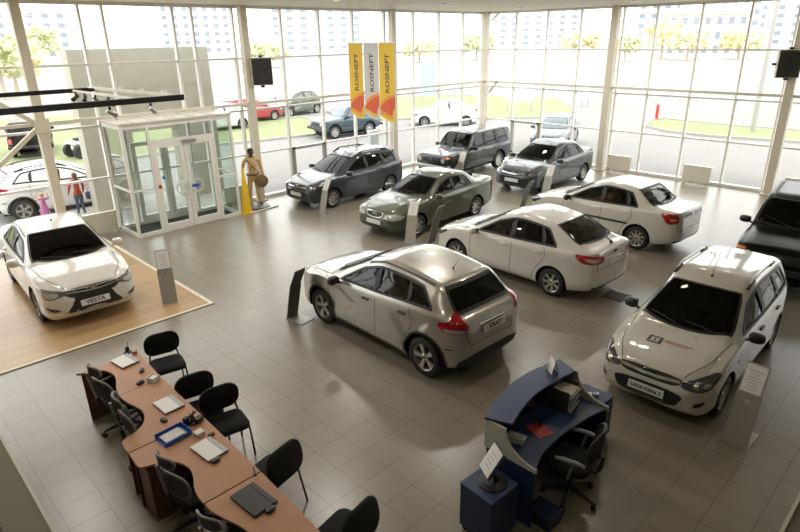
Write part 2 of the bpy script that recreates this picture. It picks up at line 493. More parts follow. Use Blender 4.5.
# ---- hanging track frame
t = thing('track_lighting_rig', 'black and white hanging ceiling track frame over the wooden podium', 'light track', (0, 0, 4.0), 0)
b = MB().bb((-3, 9.90, -.04), (4.62, 9.99, .05)); b.build('rail', 'black_metal', t)
b = MB().bb((-3, 13.26, -.04), (4.36, 13.34, .04)); b.build('rail', 'black_metal', t)
b = MB(); bar(b, (4.58, 9.99, 0), (4.32, 13.3, 0), .04, .05); bar(b, (4.46, 9.99, .05), (4.2, 13.3, .05), .03, .03)
for i in range(4): b.box((4.50-.06*i*1.1, 10.4+i*.8, .06), (.1, .03, .08))
bar(b, (3.98, 9.99, 0), (3.9, 13.3, 0), .035, .035)
b.build('cross_rail', 'white_frame', t)
b = MB()
for x, y in ((4.5, 9.95), (1.5, 9.95), (4.2, 13.3), (1.5, 13.3), (-1, 9.95), (-1, 13.3)): b.cyl((x, y, 0), (x, y, ZC-4.0), .004, n=5)
b.build('hanging_wire', 'steel', t)
sp = None
labs = ['black track spotlight at the far corner of the hanging frame', 'black track spotlight beside the far rail of the hanging frame', 'black track spotlight in the middle of the cross rail', 'black track spotlight nearer the front rail, fourth from the back',
        'silver track spotlight under the front black rail, left one of two', 'silver track spotlight under the front black rail near its end']
for i, (x, y) in enumerate(((3.9, 13.15), (3.94, 12.75), (3.95, 12.2), (3.96, 11.55), (3.4, 9.95), (4.05, 9.95))):
    if sp is None:
        sp = thing('track_spotlight', labs[0], 'spotlight', (x, y, 3.97), R(200), 'spotlights on the hanging frame')
        MB().cyl((0, 0, 0), (0, 0, -.05), .02).build('mount', 'black_metal', sp)
        MB().lathe([(.0, 0), (.03, 0), (.035, .1), (.045, .16), (.04, .16), (.035, .12), (0, .12)], (-.05, 0, -.06), (1, 0, -.6), 16).build('lamp_head', 'black_metal', sp)
        cur = sp
    else: cur = dup(sp, (x, y, 3.97 if i < 4 else 3.95), R(200+40*i), labs[i])
    if i >= 4:
        for ch in cur.children:
            if ch.name.startswith('lamp_head'):
                ch.data = ch.data.copy(); ch.data.materials[0] = M['steel']

# ---- entrance lobby
def lobby():
    x0, x1, y0, y1, H = 5.45, 8.46, 15.50, YW-.08, 2.94
    root = bpy.data.objects.new('door_lobby', None); C.objects.link(root); struct(root)
    f = MB(); s = .035
    def post(x, y, z0=0, z1=H, w=s): f.bb((x-w, y-w, z0), (x+w, y+w, z1))
    for x in (x0, x1):
        post(x, y0); post(x, y1)
    for x in (6.10, 7.90): post(x, y0)
    def hx(z, a, c, y=y0, h=.035): f.bb((a, y-.03, z-h), (c, y+.03, z+h))
    hx(H-.05, x0, x1, h=.06); hx(.05, x0, 6.1, h=.05); hx(.05, 7.9, x1, h=.05); hx(2.45, 6.1, 7.9, h=.04); hx(1.25, x0, 6.1, h=.025); hx(1.25, 7.9, x1, h=.025)
    hx(H-.05, x0, x1, y1, .05)
    for x in (x0, x1):
        for z, h in ((H-.05, .06), (.05, .05), (1.25, .025)): f.bb((x-.03, y0, z-h), (x+.03, y1, z+h))
    f.build('window_frame', 'white_frame', root, bevel=.003)
    r = MB().bb((x0-.06, y0-.06, H), (x1+.06, y1+.05, H+.05))
    for i in range(5): r.bb((x0+.3+i*.55, y0-.02, H+.05), (x0+.34+i*.55, y1, H+.07))
    r.build('lobby_roof', 'lobby_roof_panel', root)
    g = MB()
    for a, c in ((x0, 6.1), (7.9, x1)): g.bb((a+.03, y0-.004, .1), (c-.03, y0+.004, H-.1))
    g.bb((6.13, y0-.004, 2.49), (7.87, y0+.004, H-.1))
    for x in (x0, x1): g.bb((x-.004, y0+.03, .1), (x+.004, y1-.03, H-.1))
    g.build('window_pane', 'door_glass', root, smooth=0)
    for i, (a, c) in enumerate(((6.14, 6.99), (7.01, 7.86))):
        d = MB()
        for lo, hi, z0, z1 in ((a, a+.11, .02, 2.41), (c-.11, c, .02, 2.41), (a+.11, c-.11, 2.28, 2.41), (a+.11, c-.11, .02, .22)): d.bb((lo, y0-.03, z0), (hi, y0+.03, z1))
        o = d.build('door_leaf', 'white_frame', root)
        p = MB().bb((a+.1, y0-.005, .2), (c-.1, y0+.005, 2.3)); p.build('door_glass', 'door_glass', o, smooth=0)
        hxx = c-.2 if i == 0 else a+.2
        rg = MB().tube([(hxx+.17*math.cos(w), y0-.09, 1.15+.17*math.sin(w)) for w in np.linspace(0, 2*PI, 25)[:-1]], .016, closed=True)
        for w in (PI/2, -PI/2): rg.cyl((hxx, y0-.09, 1.15+.17*math.sin(w)), (hxx, y0, 1.15+.17*math.sin(w)), .01)
        rg.build('door_handle', 'plastic_white', o)
    st = MB().bb((6.16, y0-.04, 1.22), (6.24, y0-.032, 1.32)); st.build('sticker', 'red', root)
    st = MB().bb((7.08, y0-.04, 1.10), (7.3, y0-.032, 1.18)).bb((6.3, y0-.02, 1.45), (6.37, y0-.012, 1.53)); st.build('sticker', 'blue_sticker', root)
    cl = MB().bb((6.95, y0-.10, 2.36), (7.35, y0-.04, 2.42)); cl.build('door_closer', 'steel', root)
    m_ = MB().bb((x0+.05, y0+.06, .0), (x1-.05, y1-.03, .012)); m_.build('floor_mat', 'black_mat', root)
    # outer doors in the glass wall behind
    d = MB(); yo = YW-.02
    for a, c in ((6.05, 6.95), (6.97, 7.7)):
        for lo, hi, z0, z1 in ((a, a+.1, .0, 2.3), (c-.1, c, .0, 2.3), (a+.1, c-.1, 2.2, 2.3), (a+.1, c-.1, 0, .25)): d.bb((lo, yo-.05, z0), (hi, yo+.05, z1))
    d.build('door_outer', 'white_frame', root)
mat('lobby_roof_panel', (.66, .64, .58), .35)
lobby()
ZG = -.12
b = MB().bb((-150, YW+.25, ZG-.3), (400, 400, ZG)).bb((XW+.25, -250, ZG-.3), (400, YW+.25, ZG)).bb((-150, -60, ZG-.3), (X0-.2, YW+.25, ZG)); struct(b.build('ground_outside', 'asphalt', smooth=0))
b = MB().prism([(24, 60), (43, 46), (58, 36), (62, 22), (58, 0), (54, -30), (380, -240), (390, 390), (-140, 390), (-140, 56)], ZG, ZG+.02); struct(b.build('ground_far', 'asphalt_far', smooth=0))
def lawn(n, poly, label):
    o = MB().prism(poly, ZG, ZG+.06).build('lawn', 'grass'); tag(o, label, 'grass', kind='stuff')
    e = MB(); k = len(poly)
    for i in range(k):
        p, q = Vector((*poly[i], ZG+.05)), Vector((*poly[(i+1) % k], ZG+.05)); bar(e, p, q, .16, .14)
    struct(e.build('kerb_%d' % n, 'kerb'))
lawn(1, [(-40, 24), (4.4, 26), (6.6, 26.4), (8.4, 27.6), (13.7, 28.2), (17, 27.4), (20, 26.9), (23, 30), (24, 34), (21, 35.5), (16, 38), (10, 42), (-40, 44)], 'green lawn beyond the left glass wall')
lawn(2, [(26.5, 28.5), (30, 25.8), (31, 23.6), (33.6, 21.4), (37.5, 21.0), (40.5, 23.2), (45, 27), (43.3, 33), (41, 37.5), (34, 39), (27, 35)], 'green lawn seen through the corner of the glass walls')
lawn(3, [(36.8, 15.4), (34.2, 14.6), (33.0, 12.9), (32.8, 10.6), (33.6, 6.6), (34.2, -20), (38.8, -20), (37.7, 7), (37.3, 10.6), (37.9, 15.2)], 'narrow green traffic island beyond the right glass wall')
b = MB().prism([(-40, 46), (10, 44), (26, 40), (27, 46), (-40, 60)], ZG, ZG+.05); tag(b.build('lawn', 'grass'), 'far strip of grass across the road', 'grass', kind='stuff')
# entrance portal slab outside the lobby
b = MB(); y0, y1 = 18.8, 19.3
b.bb((5.55, y0, ZG), (6.95, y1, 4.72)); b.bb((8.4, y0, ZG), (9.78, y1, 4.72)); b.bb((6.95, y0, 2.3), (8.4, y1, 4.72))
struct(b.build('wall_portal', 'portal'))
b = MB().bb((5.0, YW+.25, ZG), (9.9, 20.2, -.03)); struct(b.build('floor_porch', 'kerb'))

# distant buildings
def tower(x, y, w, d, fl, label, rot=0, col='bld', cap=None, cols=7):
    t = thing('apartment_tower', label, 'building', (x, y, ZG), R(rot), 'pale apartment blocks in the distance')
    H = fl*2.9
    MB().bb((-w/2, -d/2, 0), (w/2, d/2, H)).build('wall', col, t)
    b = MB()
    for f in range(fl):
        for c in range(cols):
            xx = -w/2+(c+.5)*w/cols
            b.bb((xx-w/cols*.22, -d/2-.08, f*2.9+.9), (xx+w/cols*.22, -d/2, f*2.9+2.3))
        for c in range(3):
            yy = -d/2+(c+.5)*d/3; b.bb((-w/2-.08, yy-1, f*2.9+.9), (-w/2, yy+1, f*2.9+2.3))
    o = b.build('window_band', 'bld_win', t)
    MB().bb((-w/2-.4, -d/2-.4, H), (w/2+.4, d/2+.4, H+1.2)).build('roof', cap or col, t)
def dirpos(u, D):  # ground position at distance D in the horizontal direction of picture column u
    v = _r*((u-400)/586.1)+Vector((_f.x, _f.y, 0)); v.z = 0; v.normalize(); return v*D
for u, D, w, fl, rot, lab, cap, cl in ((640, 230, 26, 10, -60, 'pale apartment tower, leftmost of the distant blocks on the right', None, 'bld'),
    (676, 210, 20, 9, -62, 'pale apartment tower behind the low tan block', None, 'bld'), (726, 275, 40, 10, -66, 'long pale apartment block with a blue roof edge', 'bld_blue', 'bld'),
    (772, 330, 24, 12, -70, 'pale apartment tower at the far right of the skyline', None, 'bld'),
    (225, 260, 26, 8, -18, 'pale apartment tower above the entrance portal', None, 'bld'), (664, 160, 16, 3, -62, 'low tan building among the towers', None, 'bld_tan'),
    (520, 320, 40, 7, -45, 'pale long block beyond the corner of the glass walls', None, 'bld'), (330, 280, 40, 7, -30, 'pale block beyond the parked red hatchback', None, 'bld'),
    (70, 240, 30, 5, -8, 'pale block over the trees at the left', None, 'bld_tan')):
    p = dirpos(u, D); tower(p.x, p.y, w, 14, fl, lab, rot, cl, cap)
# trees: blobby crowns from many leaf clusters
def tree(u, D, h, w, m, label):
    p = dirpos(u, D); t = thing('tree', label, 'tree', (p.x, p.y, ZG), 0, 'far trees beyond the road')
    MB().cyl((0, 0, 0), (0, 0, h*.6), .25, .12, 7).build('trunk', 'trunk', t)
    b = MB(); rr = random.Random(int(u*7))
    for i in range(170):
        a = rr.random()*6.28; q = rr.random()**.5*w*.42; z = h*(.35+.55*rr.random()); s = w*(.035+.045*rr.random())
        rot = Matrix.Rotation(rr.random()*3, 3, 'X') @ Matrix.Rotation(rr.random()*3, 3, 'Z')
        b.ell((q*math.cos(a), q*math.sin(a), z), (s, s*.8, s*.7), 6, 4, rot=rot)
    b.build('crown', m, t, smooth=0)
tr = [(12, 62, 5, 6, 'leaf_yellow', 'far left'), (48, 70, 6.5, 7, 'leaf', 'just left of the portal slab'), (60, 78, 5.5, 7, 'leaf_yellow', 'partly behind the portal slab'), (88, 150, 9, 9, 'leaf', 'far behind the portal slab'), (286, 120, 5, 10, 'leaf', 'above the red car'),
      (420, 130, 5, 9, 'leaf_yellow', 'beside the right banner'), (470, 140, 6, 9, 'leaf', 'in line with the corner column'), (560, 150, 6, 10, 'leaf_yellow', 'left of the second column'), (600, 130, 5, 7, 'leaf', 'just left of the right wall column'),
      (632, 140, 8, 9, 'leaf_yellow', 'below the leftmost tower'), (655, 132, 6, 8, 'leaf_yellow', 'below the low tan building'), (700, 140, 6, 9, 'leaf_yellow', 'below the long blue edged block'), (770, 120, 6, 9, 'leaf', 'beside the right fan heater')]
for u, D, h, w, m, l in tr: tree(u, D, h, w, m, ('yellowish' if m == 'leaf_yellow' else 'green')+' spring tree '+l)
# street furniture
t = thing('street_lamp', 'tall pale lamp post on the traffic island', 'lamp post', (35.9, 9.5, ZG+.06)); MB().cyl((0, 0, 0), (0, 0, 9), .13, .08, 10).build('pole', 'kerb', t)
b = MB().box((0, -.5, 9), (.2, 1.2, .12)); b.build('lamp_head', 'kerb', t)
o = MB().lathe([(.09, 0), (.09, .8), (.07, .9), (0, .92)], n=10).build('bollard', 'red'); o.location = (37.3, 15.3, ZG+.06); tag(o, 'small red bollard at the tip of the traffic island', 'bollard')
def board(x, y, w, h, z, m, label, rz):
    t = thing('sign_board', label, 'sign', (x, y, ZG+.06), rz)
    MB().bb((-w/2, -.03, z), (w/2, .03, z+h)).build('panel', m, t)
    for s in (-1, 1): MB().bb((s*w*.42-.05, -.05, 0), (s*w*.42+.05, .05, z)).build('post', 'kerb', t)
board(35.2, 24.0, 1.9, 1.2, .7, 'plastic_white', 'white notice board on the lawn beyond the corner', R(-52))
board(35.9, 33.0, 1.5, 2.6, .6, 'bld_blue', 'blue sign board behind the white parked sedan', R(-40))
board(41.5, 22.5, .5, 1.3, .5, 'bld_tan', 'small tan marker sign on the lawn', R(-50))
o = MB().bb((-.25, -.12, 0), (.25, .12, 1.25)).build('info_kiosk', 'paper_grey', bevel=.02); o.location = (17.4, 19.4, ZG); tag(o, 'grey roadside kiosk box outside under the banners', 'kiosk')
# ------------------------------------------------------------------ cars
def pchip(pts):
    x = np.array([p[0] for p in pts], float); y = np.array([p[1] for p in pts], float)
    h = np.diff(x); d = np.diff(y)/h; m = np.zeros_like(y)
    for i in range(1, len(x)-1):
        if d[i-1]*d[i] > 0:
            w1, w2 = 2*h[i]+h[i-1], h[i]+2*h[i-1]; m[i] = (w1+w2)/(w1/d[i-1]+w2/d[i])
    m[0], m[-1] = d[0], d[-1]
    def f(t):
        t = min(max(t, x[0]), x[-1]); i = min(max(int(np.searchsorted(x, t))-1, 0), len(h)-1)
        s = (t-x[i])/h[i]
        return ((1+2*s)*(1-s)**2)*y[i]+s*(1-s)**2*h[i]*m[i]+s*s*(3-2*s)*y[i+1]+s*s*(s-1)*h[i]*m[i+1]
    return f
def chaikin(P, n=2, closed=True):
    P = [tuple(p) for p in P]
    for _ in range(n):
        Q = []; k = len(P)
        for i in range(k if closed else k-1):
            a, b = P[i], P[(i+1) % k]
            Q.append(tuple(a[j]*.8+b[j]*.2 for j in range(len(a)))); Q.append(tuple(a[j]*.2+b[j]*.8 for j in range(len(a))))
        if not closed: Q = [P[0]]+Q+[P[-1]]
        P = Q
    return P
def inpoly(x, y, P):
    c = False; n = len(P); j = n-1
    for i in range(n):
        if (P[i][1] > y) != (P[j][1] > y) and x < (P[j][0]-P[i][0])*(y-P[i][1])/(P[j][1]-P[i][1])+P[i][0]: c = not c
        j = i
    return c
def inset(P, w):
    n = len(P); A = sum(P[i][0]*P[(i+1) % n][1]-P[(i+1) % n][0]*P[i][1] for i in range(n)); sg = 1 if A > 0 else -1
    out = []
    for i in range(n):
        a, b, c = P[i-1], P[i], P[(i+1) % n]
        t1 = Vector((b[0]-a[0], b[1]-a[1])); t2 = Vector((c[0]-b[0], c[1]-b[1]))
        if t1.length < 1e-9 or t2.length < 1e-9: out.append(b); continue
        t1.normalize(); t2.normalize(); n1 = Vector((-t1.y, t1.x)); n2 = Vector((-t2.y, t2.x)); m = (n1+n2)
        if m.length < 1e-6: out.append(b); continue
        m.normalize(); k = w/max(.4, m.dot(n1)); out.append((b[0]+m.x*k*sg, b[1]+m.y*k*sg))
    return out
def resample(P, step, closed=True):
    Q = []; n = len(P)
    for i in range(n if closed else n-1):
        a, b = P[i], P[(i+1) % n]; L = math.dist(a, b); k = max(1, int(math.ceil(L/step)))
        for j in range(k): Q.append(tuple(a[t]+(b[t]-a[t])*j/k for t in range(len(a))))
    if not closed: Q.append(tuple(P[-1]))
    return Q

class Car:
    def __init__(s, sp, res=.03):
        s.sp = sp; s.L = sp['L']; s.xo = sp['fo']+sp['wb']/2
        s.zc, s.zs, s.zl, s.hw, s.wt, s.cr = [pchip(sp[k]) for k in ('zc', 'zs', 'zl', 'hw', 'wt', 'cr')]
        s.bd(res); s.holes = []
    def T(s, x):
        zs = s.zs(x); zt = max(zs+.012, s.zc(x)-s.cr(x)); return min(s.wt(x), s.hw(x)-.05), zt
    def bd(s, res):
        L = s.L; xs = [0, .006, .018, .036, .06, .09]+list(np.arange(.12, L-.12, res))+[L-.12, L-.09, L-.06, L-.036, L-.018, L-.006, L]
        vs = []; segs = None; nr = None
        bul = s.sp.get('bul', .012)
        for x in xs:
            hw, zl, zs, zc = s.hw(x), s.zl(x), s.zs(x), s.zc(x); wt, zt = s.T(x); zc = max(zc, zt+.004)
            cr = zc-zt; d = zs-zl; g = zt-zs; ws = hw-s.sp.get('sh', .035)
            P = [(0, zl), (.75*hw, zl), (hw-.05, zl+.025), (hw-.015, zl+.12*d), (hw, zl+.45*d), (hw-.004, zl+.72*d), (hw-.014, zs-.09*d), (ws, zs),
                 (ws+(wt-ws)*.06, zs+g*.06), (ws+(wt-ws)*.5+bul*min(1, g*4), zs+.5*g), (ws+(wt-ws)*.9+bul*.3*min(1, g*4), zs+.9*g), (wt, zt), (wt-.05, zt+cr*.45), (wt*.55, zt+.86*cr), (0, zc)]
            ns = [3, 2, 2, 5, 4, 4, 3, 1, 6, 6, 3, 2, 5, 5]
            ring = []
            for i, k in enumerate(ns):
                p0, p1, p2, p3 = P[max(i-1, 0)], P[i], P[i+1], P[min(i+2, len(P)-1)]
                def tan(a, b, c):
                    l1, l2 = math.dist(a, b), math.dist(b, c)
                    if l1 < 1e-9 or l2 < 1e-9: return (0, 0)
                    u = ((b[0]-a[0])/l1, (b[1]-a[1])/l1); v = ((c[0]-b[0])/l2, (c[1]-b[1])/l2)
                    w = (u[0]*l2+v[0]*l1, u[1]*l2+v[1]*l1); return (w[0]/(l1+l2), w[1]/(l1+l2))
                L_ = math.dist(p1, p2)
                m1 = tan(p0, p1, p2) if i else ((1, 0) if i == 0 else (0, 0)); m2 = tan(p1, p2, p3) if i < len(ns)-1 else (-1, 0)
                for j in range(k):
                    t = j/k; a, b, c, e = (1+2*t)*(1-t)**2, t*(1-t)**2, t*t*(3-2*t), t*t*(t-1)
                    ring.append((a*p1[0]+b*L_*m1[0]+c*p2[0]+e*L_*m2[0], a*p1[1]+b*L_*m1[1]+c*p2[1]+e*L_*m2[1]))
            ring.append(P[-1]); nr = len(ring)
            for y, z in ring: vs.append([s.xo-x, max(y, 0), z])
        ni = len(xs); s.ni, s.nr = ni, nr
        V = np.array(vs); s.half = V
        # mirror: indices: left = i*nr+j ; right ring excludes j=0 and nr-1
        idx = lambda i, j: i*nr+j
        R0 = ni*nr; rv = []; rmap = {}
        for i in range(ni):
            for j in range(1, nr-1): rmap[(i, j)] = R0+len(rv); rv.append([V[i*nr+j][0], -V[i*nr+j][1], V[i*nr+j][2]])
        ridx = lambda i, j: idx(i, j) if j in (0, nr-1) else rmap[(i, j)]
        V = np.vstack([V, np.array(rv)]); F = []
        for i in range(ni-1):
            for j in range(nr-1):
                F.append((idx(i, j), idx(i+1, j), idx(i+1, j+1), idx(i, j+1)))
                F.append((ridx(i, j), ridx(i, j+1), ridx(i+1, j+1), ridx(i+1, j)))
        for i, fl in ((0, 0), (ni-1, 1)):
            for j in range(nr-1):
                f = [idx(i, j), idx(i, j+1)]+([ridx(i, j+1)] if ridx(i, j+1) != idx(i, j+1) else [])+([ridx(i, j)] if ridx(i, j) != idx(i, j) else [])
                if len(f) > 2: F.append(tuple(f if not fl else f[::-1]))
        for poly, dep in s.sp.get('dents', []):
            P_ = [(s.xo-a, b) for a, b in poly]; n_ = len(P_)
            for q in range(len(V)):
                if abs(V[q][1]) < .6 or V[q][2] > 1.05 or not inpoly(V[q][0], V[q][2], P_): continue
                dist = 9
                for i_ in range(n_):
                    a, b = P_[i_], P_[(i_+1) % n_]; ex, ez = b[0]-a[0], b[1]-a[1]; tt = max(0, min(1, ((V[q][0]-a[0])*ex+(V[q][2]-a[1])*ez)/(ex*ex+ez*ez)))
                    dist = min(dist, math.hypot(V[q][0]-a[0]-ex*tt, V[q][2]-a[1]-ez*tt))
                w_ = min(1, dist/.09); w_ = w_*w_*(3-2*w_); V[q][1] -= math.copysign(dep*w_, V[q][1])
        s.V, s.F = V, F
        s.bvh = BVHTree.FromPolygons([tuple(v) for v in V], F)
    def X(s, x): return s.xo-x
    def arches(s, Ra, zc, res=.03):
        V = s.V; s.arch = Ra
        for wx in (s.sp['wb']/2, -s.sp['wb']/2):
            d = np.hypot(V[:, 0]-wx, V[:, 2]-zc); m = (np.abs(V[:, 1]) > .42) & (V[:, 2] < zc+Ra+.1)
            k = m & (np.abs(d-Ra) < .026) & (V[:, 2] > .2)
            f = Ra/d[k]; V[k, 0] = wx+(V[k, 0]-wx)*f; V[k, 2] = zc+(V[k, 2]-zc)*f
        keep = []; gone = {}
        for f in s.F:
            c = V[list(f)].mean(0); bad = None
            for wx in (s.sp['wb']/2, -s.sp['wb']/2):
                if abs(c[1]) > .45 and math.hypot(c[0]-wx, c[2]-zc) < Ra: bad = wx
            if bad is None: keep.append(f)
            else:
                for q in f: gone[q] = bad
        used = set(q for f in keep for q in f)
        for q, wx in gone.items():
            if q in used and abs(V[q, 1]) > .5:
                d = math.hypot(V[q, 0]-wx, V[q, 2]-zc); f = Ra/max(d, .01)
                if abs(d-Ra) < .07: V[q, 0] = wx+(V[q, 0]-wx)*f; V[q, 2] = zc+(V[q, 2]-zc)*f
        s.F = keep
    # ---- projection charts: points (x from nose, y, z)
    def chart(s, d):
        d = Vector(d).normalized(); v = Vector((0, 0, 1)) if abs(d.z) < .9 else Vector((0, 1, 0))
        v = (v-d*v.dot(d)).normalized(); return d, d.cross(v), v
    def cast(s, d, h, v, a, b, off):
        o = h*a+v*b-d*6
        loc, n, i, t = s.bvh.ray_cast(o, d)
        if loc is None:
            loc, n, i, t = s.bvh.find_nearest(h*a+v*b-d*.5)
        if n.dot(d) > 0: n = -n
        return loc+n*off
    def poly2(s, pts, d, sm=2):
        d, h, v = s.chart(d); P = [Vector((s.xo-p[0], p[1], p[2])) for p in pts]
        P2 = [(p.dot(h), p.dot(v)) for p in P]
        return d, h, v, (chaikin(P2, sm) if sm else P2)
    def patch(s, mb, pts, d, off=.004, sm=2, nc=18, nr=7, mi=0, fit=0):
        d, h, v, P = s.poly2(pts, d, sm)
        xs = [p[0] for p in P]; ys = [p[1] for p in P]; sw = (max(ys)-min(ys)) > (max(xs)-min(xs))
        Q = [(p[1], p[0]) if sw else p for p in P]; a0, a1 = min(q[0] for q in Q), max(q[0] for q in Q)
        vs = []; e = (a1-a0)*.0008; lo = []
        for i in range(nc+1):
            t = i/nc; a = a0+e+(a1-a0-2*e)*(.5-.5*math.cos(PI*t))*.6+(a1-a0-2*e)*t*.4
            ys = []
            for k in range(len(Q)):
                p, q = Q[k], Q[(k+1) % len(Q)]
                if (p[0] > a) != (q[0] > a): ys.append(p[1]+(q[1]-p[1])*(a-p[0])/(q[0]-p[0]))
            if not ys: ys = [0, 0]
            y0, y1 = min(ys), max(ys)
            for j in range(nr+1):
                y = y0+(y1-y0)*j/nr; A, B = (y, a) if sw else (a, y)
                vs.append(s.cast(d, h, v, A, B, off))
        fs = [(i*(nr+1)+j, (i+1)*(nr+1)+j, (i+1)*(nr+1)+j+1, i*(nr+1)+j+1) for i in range(nc) for j in range(nr)]
        if fit:
            A_ = np.array([q.dot(h) for q in vs]); B_ = np.array([q.dot(v) for q in vs]); D_ = np.array([q.dot(d) for q in vs])
            am, bm = A_.mean(), B_.mean(); a_, b_ = (A_-am)/(np.ptp(A_)+1e-6), (B_-bm)/(np.ptp(B_)+1e-6)
            T_ = np.stack([a_**i*b_**j for i in range(fit+1) for j in range(fit+1-i)], 1)
            w_ = np.linalg.lstsq(T_, D_, rcond=None)[0]; E_ = T_ @ w_
            sh = max(0, np.percentile(D_-E_, 90)*.3)
            vs = [q+d*(E_[k]-D_[k]+.008) for k, q in enumerate(vs)]
        q0, q1, q2 = vs[len(vs)//2], vs[len(vs)//2+1], vs[min(len(vs)//2+nr+1, len(vs)-1)]
        k0 = (nc//2)*(nr+1)+nr//2; n_ = (vs[k0+nr+1]-vs[k0]).cross(vs[k0+1]-vs[k0])
        if n_.dot(d) > 0: fs = [f[::-1] for f in fs]
        mb.add(vs, fs, mi); return mb
    def ring(s, mb, pts, d, w, off=.005, sm=2, mi=0, out=0):
        d, h, v, P = s.poly2(pts, d, sm); P = resample(P, .06)
        if out: P = inset(P, -out)
        rows = [P, inset(P, w*.5), inset(P, w)]
        vs = []; n = len(P)
        for k, r in enumerate(rows):
            for p in r: vs.append(s.cast(d, h, v, p[0], p[1], off if k else off*.6))
        fs = [(k*n+i, k*n+(i+1) % n, (k+1)*n+(i+1) % n, (k+1)*n+i) for k in range(2) for i in range(n)]
        n_ = (vs[n+1]-vs[0]).cross(vs[1]-vs[0])
        mb.add(vs, fs, mi); return mb
    def line(s, mb, pts, d, w=.009, off=.002, mi=0, sm=1, rows=1, step=.06):
        d, h, v, P = s.poly2(pts, d, 0)
        if sm: P = chaikin(P, sm, False)
        P = resample(P, step, False); n = len(P); vs = []
        for r in range(rows+1):
            for i, p in enumerate(P):
                a, b = P[max(i-1, 0)], P[min(i+1, n-1)]; t = Vector((b[0]-a[0], b[1]-a[1])).normalized(); nn = Vector((-t.y, t.x))*(w*(r/rows-.5))
                vs.append(s.cast(d, h, v, p[0]+nn.x, p[1]+nn.y, off))
        mb.add(vs, [(r*n+i, r*n+i+1, (r+1)*n+i+1, (r+1)*n+i) for r in range(rows) for i in range(n-1)], mi); return mb
    def hole(s, pts, d, w, sm=2, cond=None):
        d, h, v, P = s.poly2(pts, d, sm); s.holes.append((d, h, v, inset(P, w), cond))
    def cut(s):
        keep = []
        V = s.V
        cen = np.array([V[list(f)].mean(0) for f in s.F])
        bad = np.zeros(len(s.F), bool)
        for d, h, v, P, cond in s.holes:
            a = cen @ np.array(h); b = cen @ np.array(v)
            xs = [p[0] for p in P]; ys = [p[1] for p in P]
            cand = np.where((a > min(xs)) & (a < max(xs)) & (b > min(ys)) & (b < max(ys)))[0]
            for i in cand:
                c = cen[i]
                if c[2] < .75: continue
                if abs(d[1]) > .5 and (c[1]*d[1] > -.25): continue
                if abs(d[1]) < .5 and abs(d[0]) > .3 and c[0]*d[0] > 0: continue
                if cond and not cond(c): continue
                if inpoly(a[i], b[i], P): bad[i] = True
        s.F = [f for f, q in zip(s.F, bad) if not q]

LFT, RGT, FR, BK, TOP = (0, -1, 0), (0, 1, 0), (-1, 0, 0), (1, 0, 0), (0, 0, -1)
WHEELS = {}
def wheel_meshes(r, kind):
    key = (round(r, 3), kind)
    if key in WHEELS: return WHEELS[key]
    w = .095; ri = r*.68
    t = MB().lathe([(ri-.005, -w*.8), (ri+.005, -w), (r*.86, -w*1.02), (r*.965, -w*.85), (r, -w*.55), (r, w*.55), (r*.965, w*.85), (r*.86, w*1.02), (ri+.005, w), (ri-.005, w*.8)], axis=(0, 1, 0), n=36, cap=False)
    tm = t.mesh('tyre', 'rubber')
    m = MB()
    # outer face toward +y
    m.lathe([(ri, -w*.8), (ri, w*.78), (ri*.985, w*.86), (ri*.93, w*.80), (ri*.92, w*.35), (ri*.9, -w*.2)], axis=(0, 1, 0), n=36, cap=False)
    m.lathe([(ri*.92, w*.05), (0, w*.05)], axis=(0, 1, 0), n=24, cap=False, mi=1)
    n, wd, dual = {'five': (5, .050, 1), 'star': (7, .030, 0), 'multi': (10, .022, 0), 'steel': (8, .045, 0), 'ten': (9, .026, 0)}[kind]
    for i in range(n):
        a = 2*PI*i/n
        subs = [(-.11, wd*.5), (.11, wd*.5)] if dual else [(0, wd)]
        for da, ww in subs:
            u = Vector((math.cos(a+da), 0, math.sin(a+da))); q = Vector((-math.sin(a+da), 0, math.cos(a+da)))
            p0, p1 = u*ri*.16, u*ri*.95; hv = Vector((0, 1, 0)); pts = []
            for p, wk, yy in ((p0, ww*.75, w*.62), (p1, ww*1.1, w*.72)):
                pts += [p+q*wk+hv*(yy-.03), p-q*wk+hv*(yy-.03), p-q*wk*.8+hv*yy, p+q*wk*.8+hv*yy]
            m.add(pts, [(0, 1, 2, 3), (7, 6, 5, 4), (0, 4, 5, 1), (1, 5, 6, 2), (2, 6, 7, 3), (3, 7, 4, 0)])
    m.lathe([(ri*.27, w*.3), (ri*.27, w*.62), (ri*.22, w*.72), (0, w*.74)], axis=(0, 1, 0), n=18)
    m.lathe([(ri*.10, w*.74), (ri*.09, w*.78), (0, w*.79)], axis=(0, 1, 0), n=14, mi=1)
    rm = m.mesh('rim', ['alloy', 'lamp_dark'])
    WHEELS[key] = (tm, rm); return tm, rm

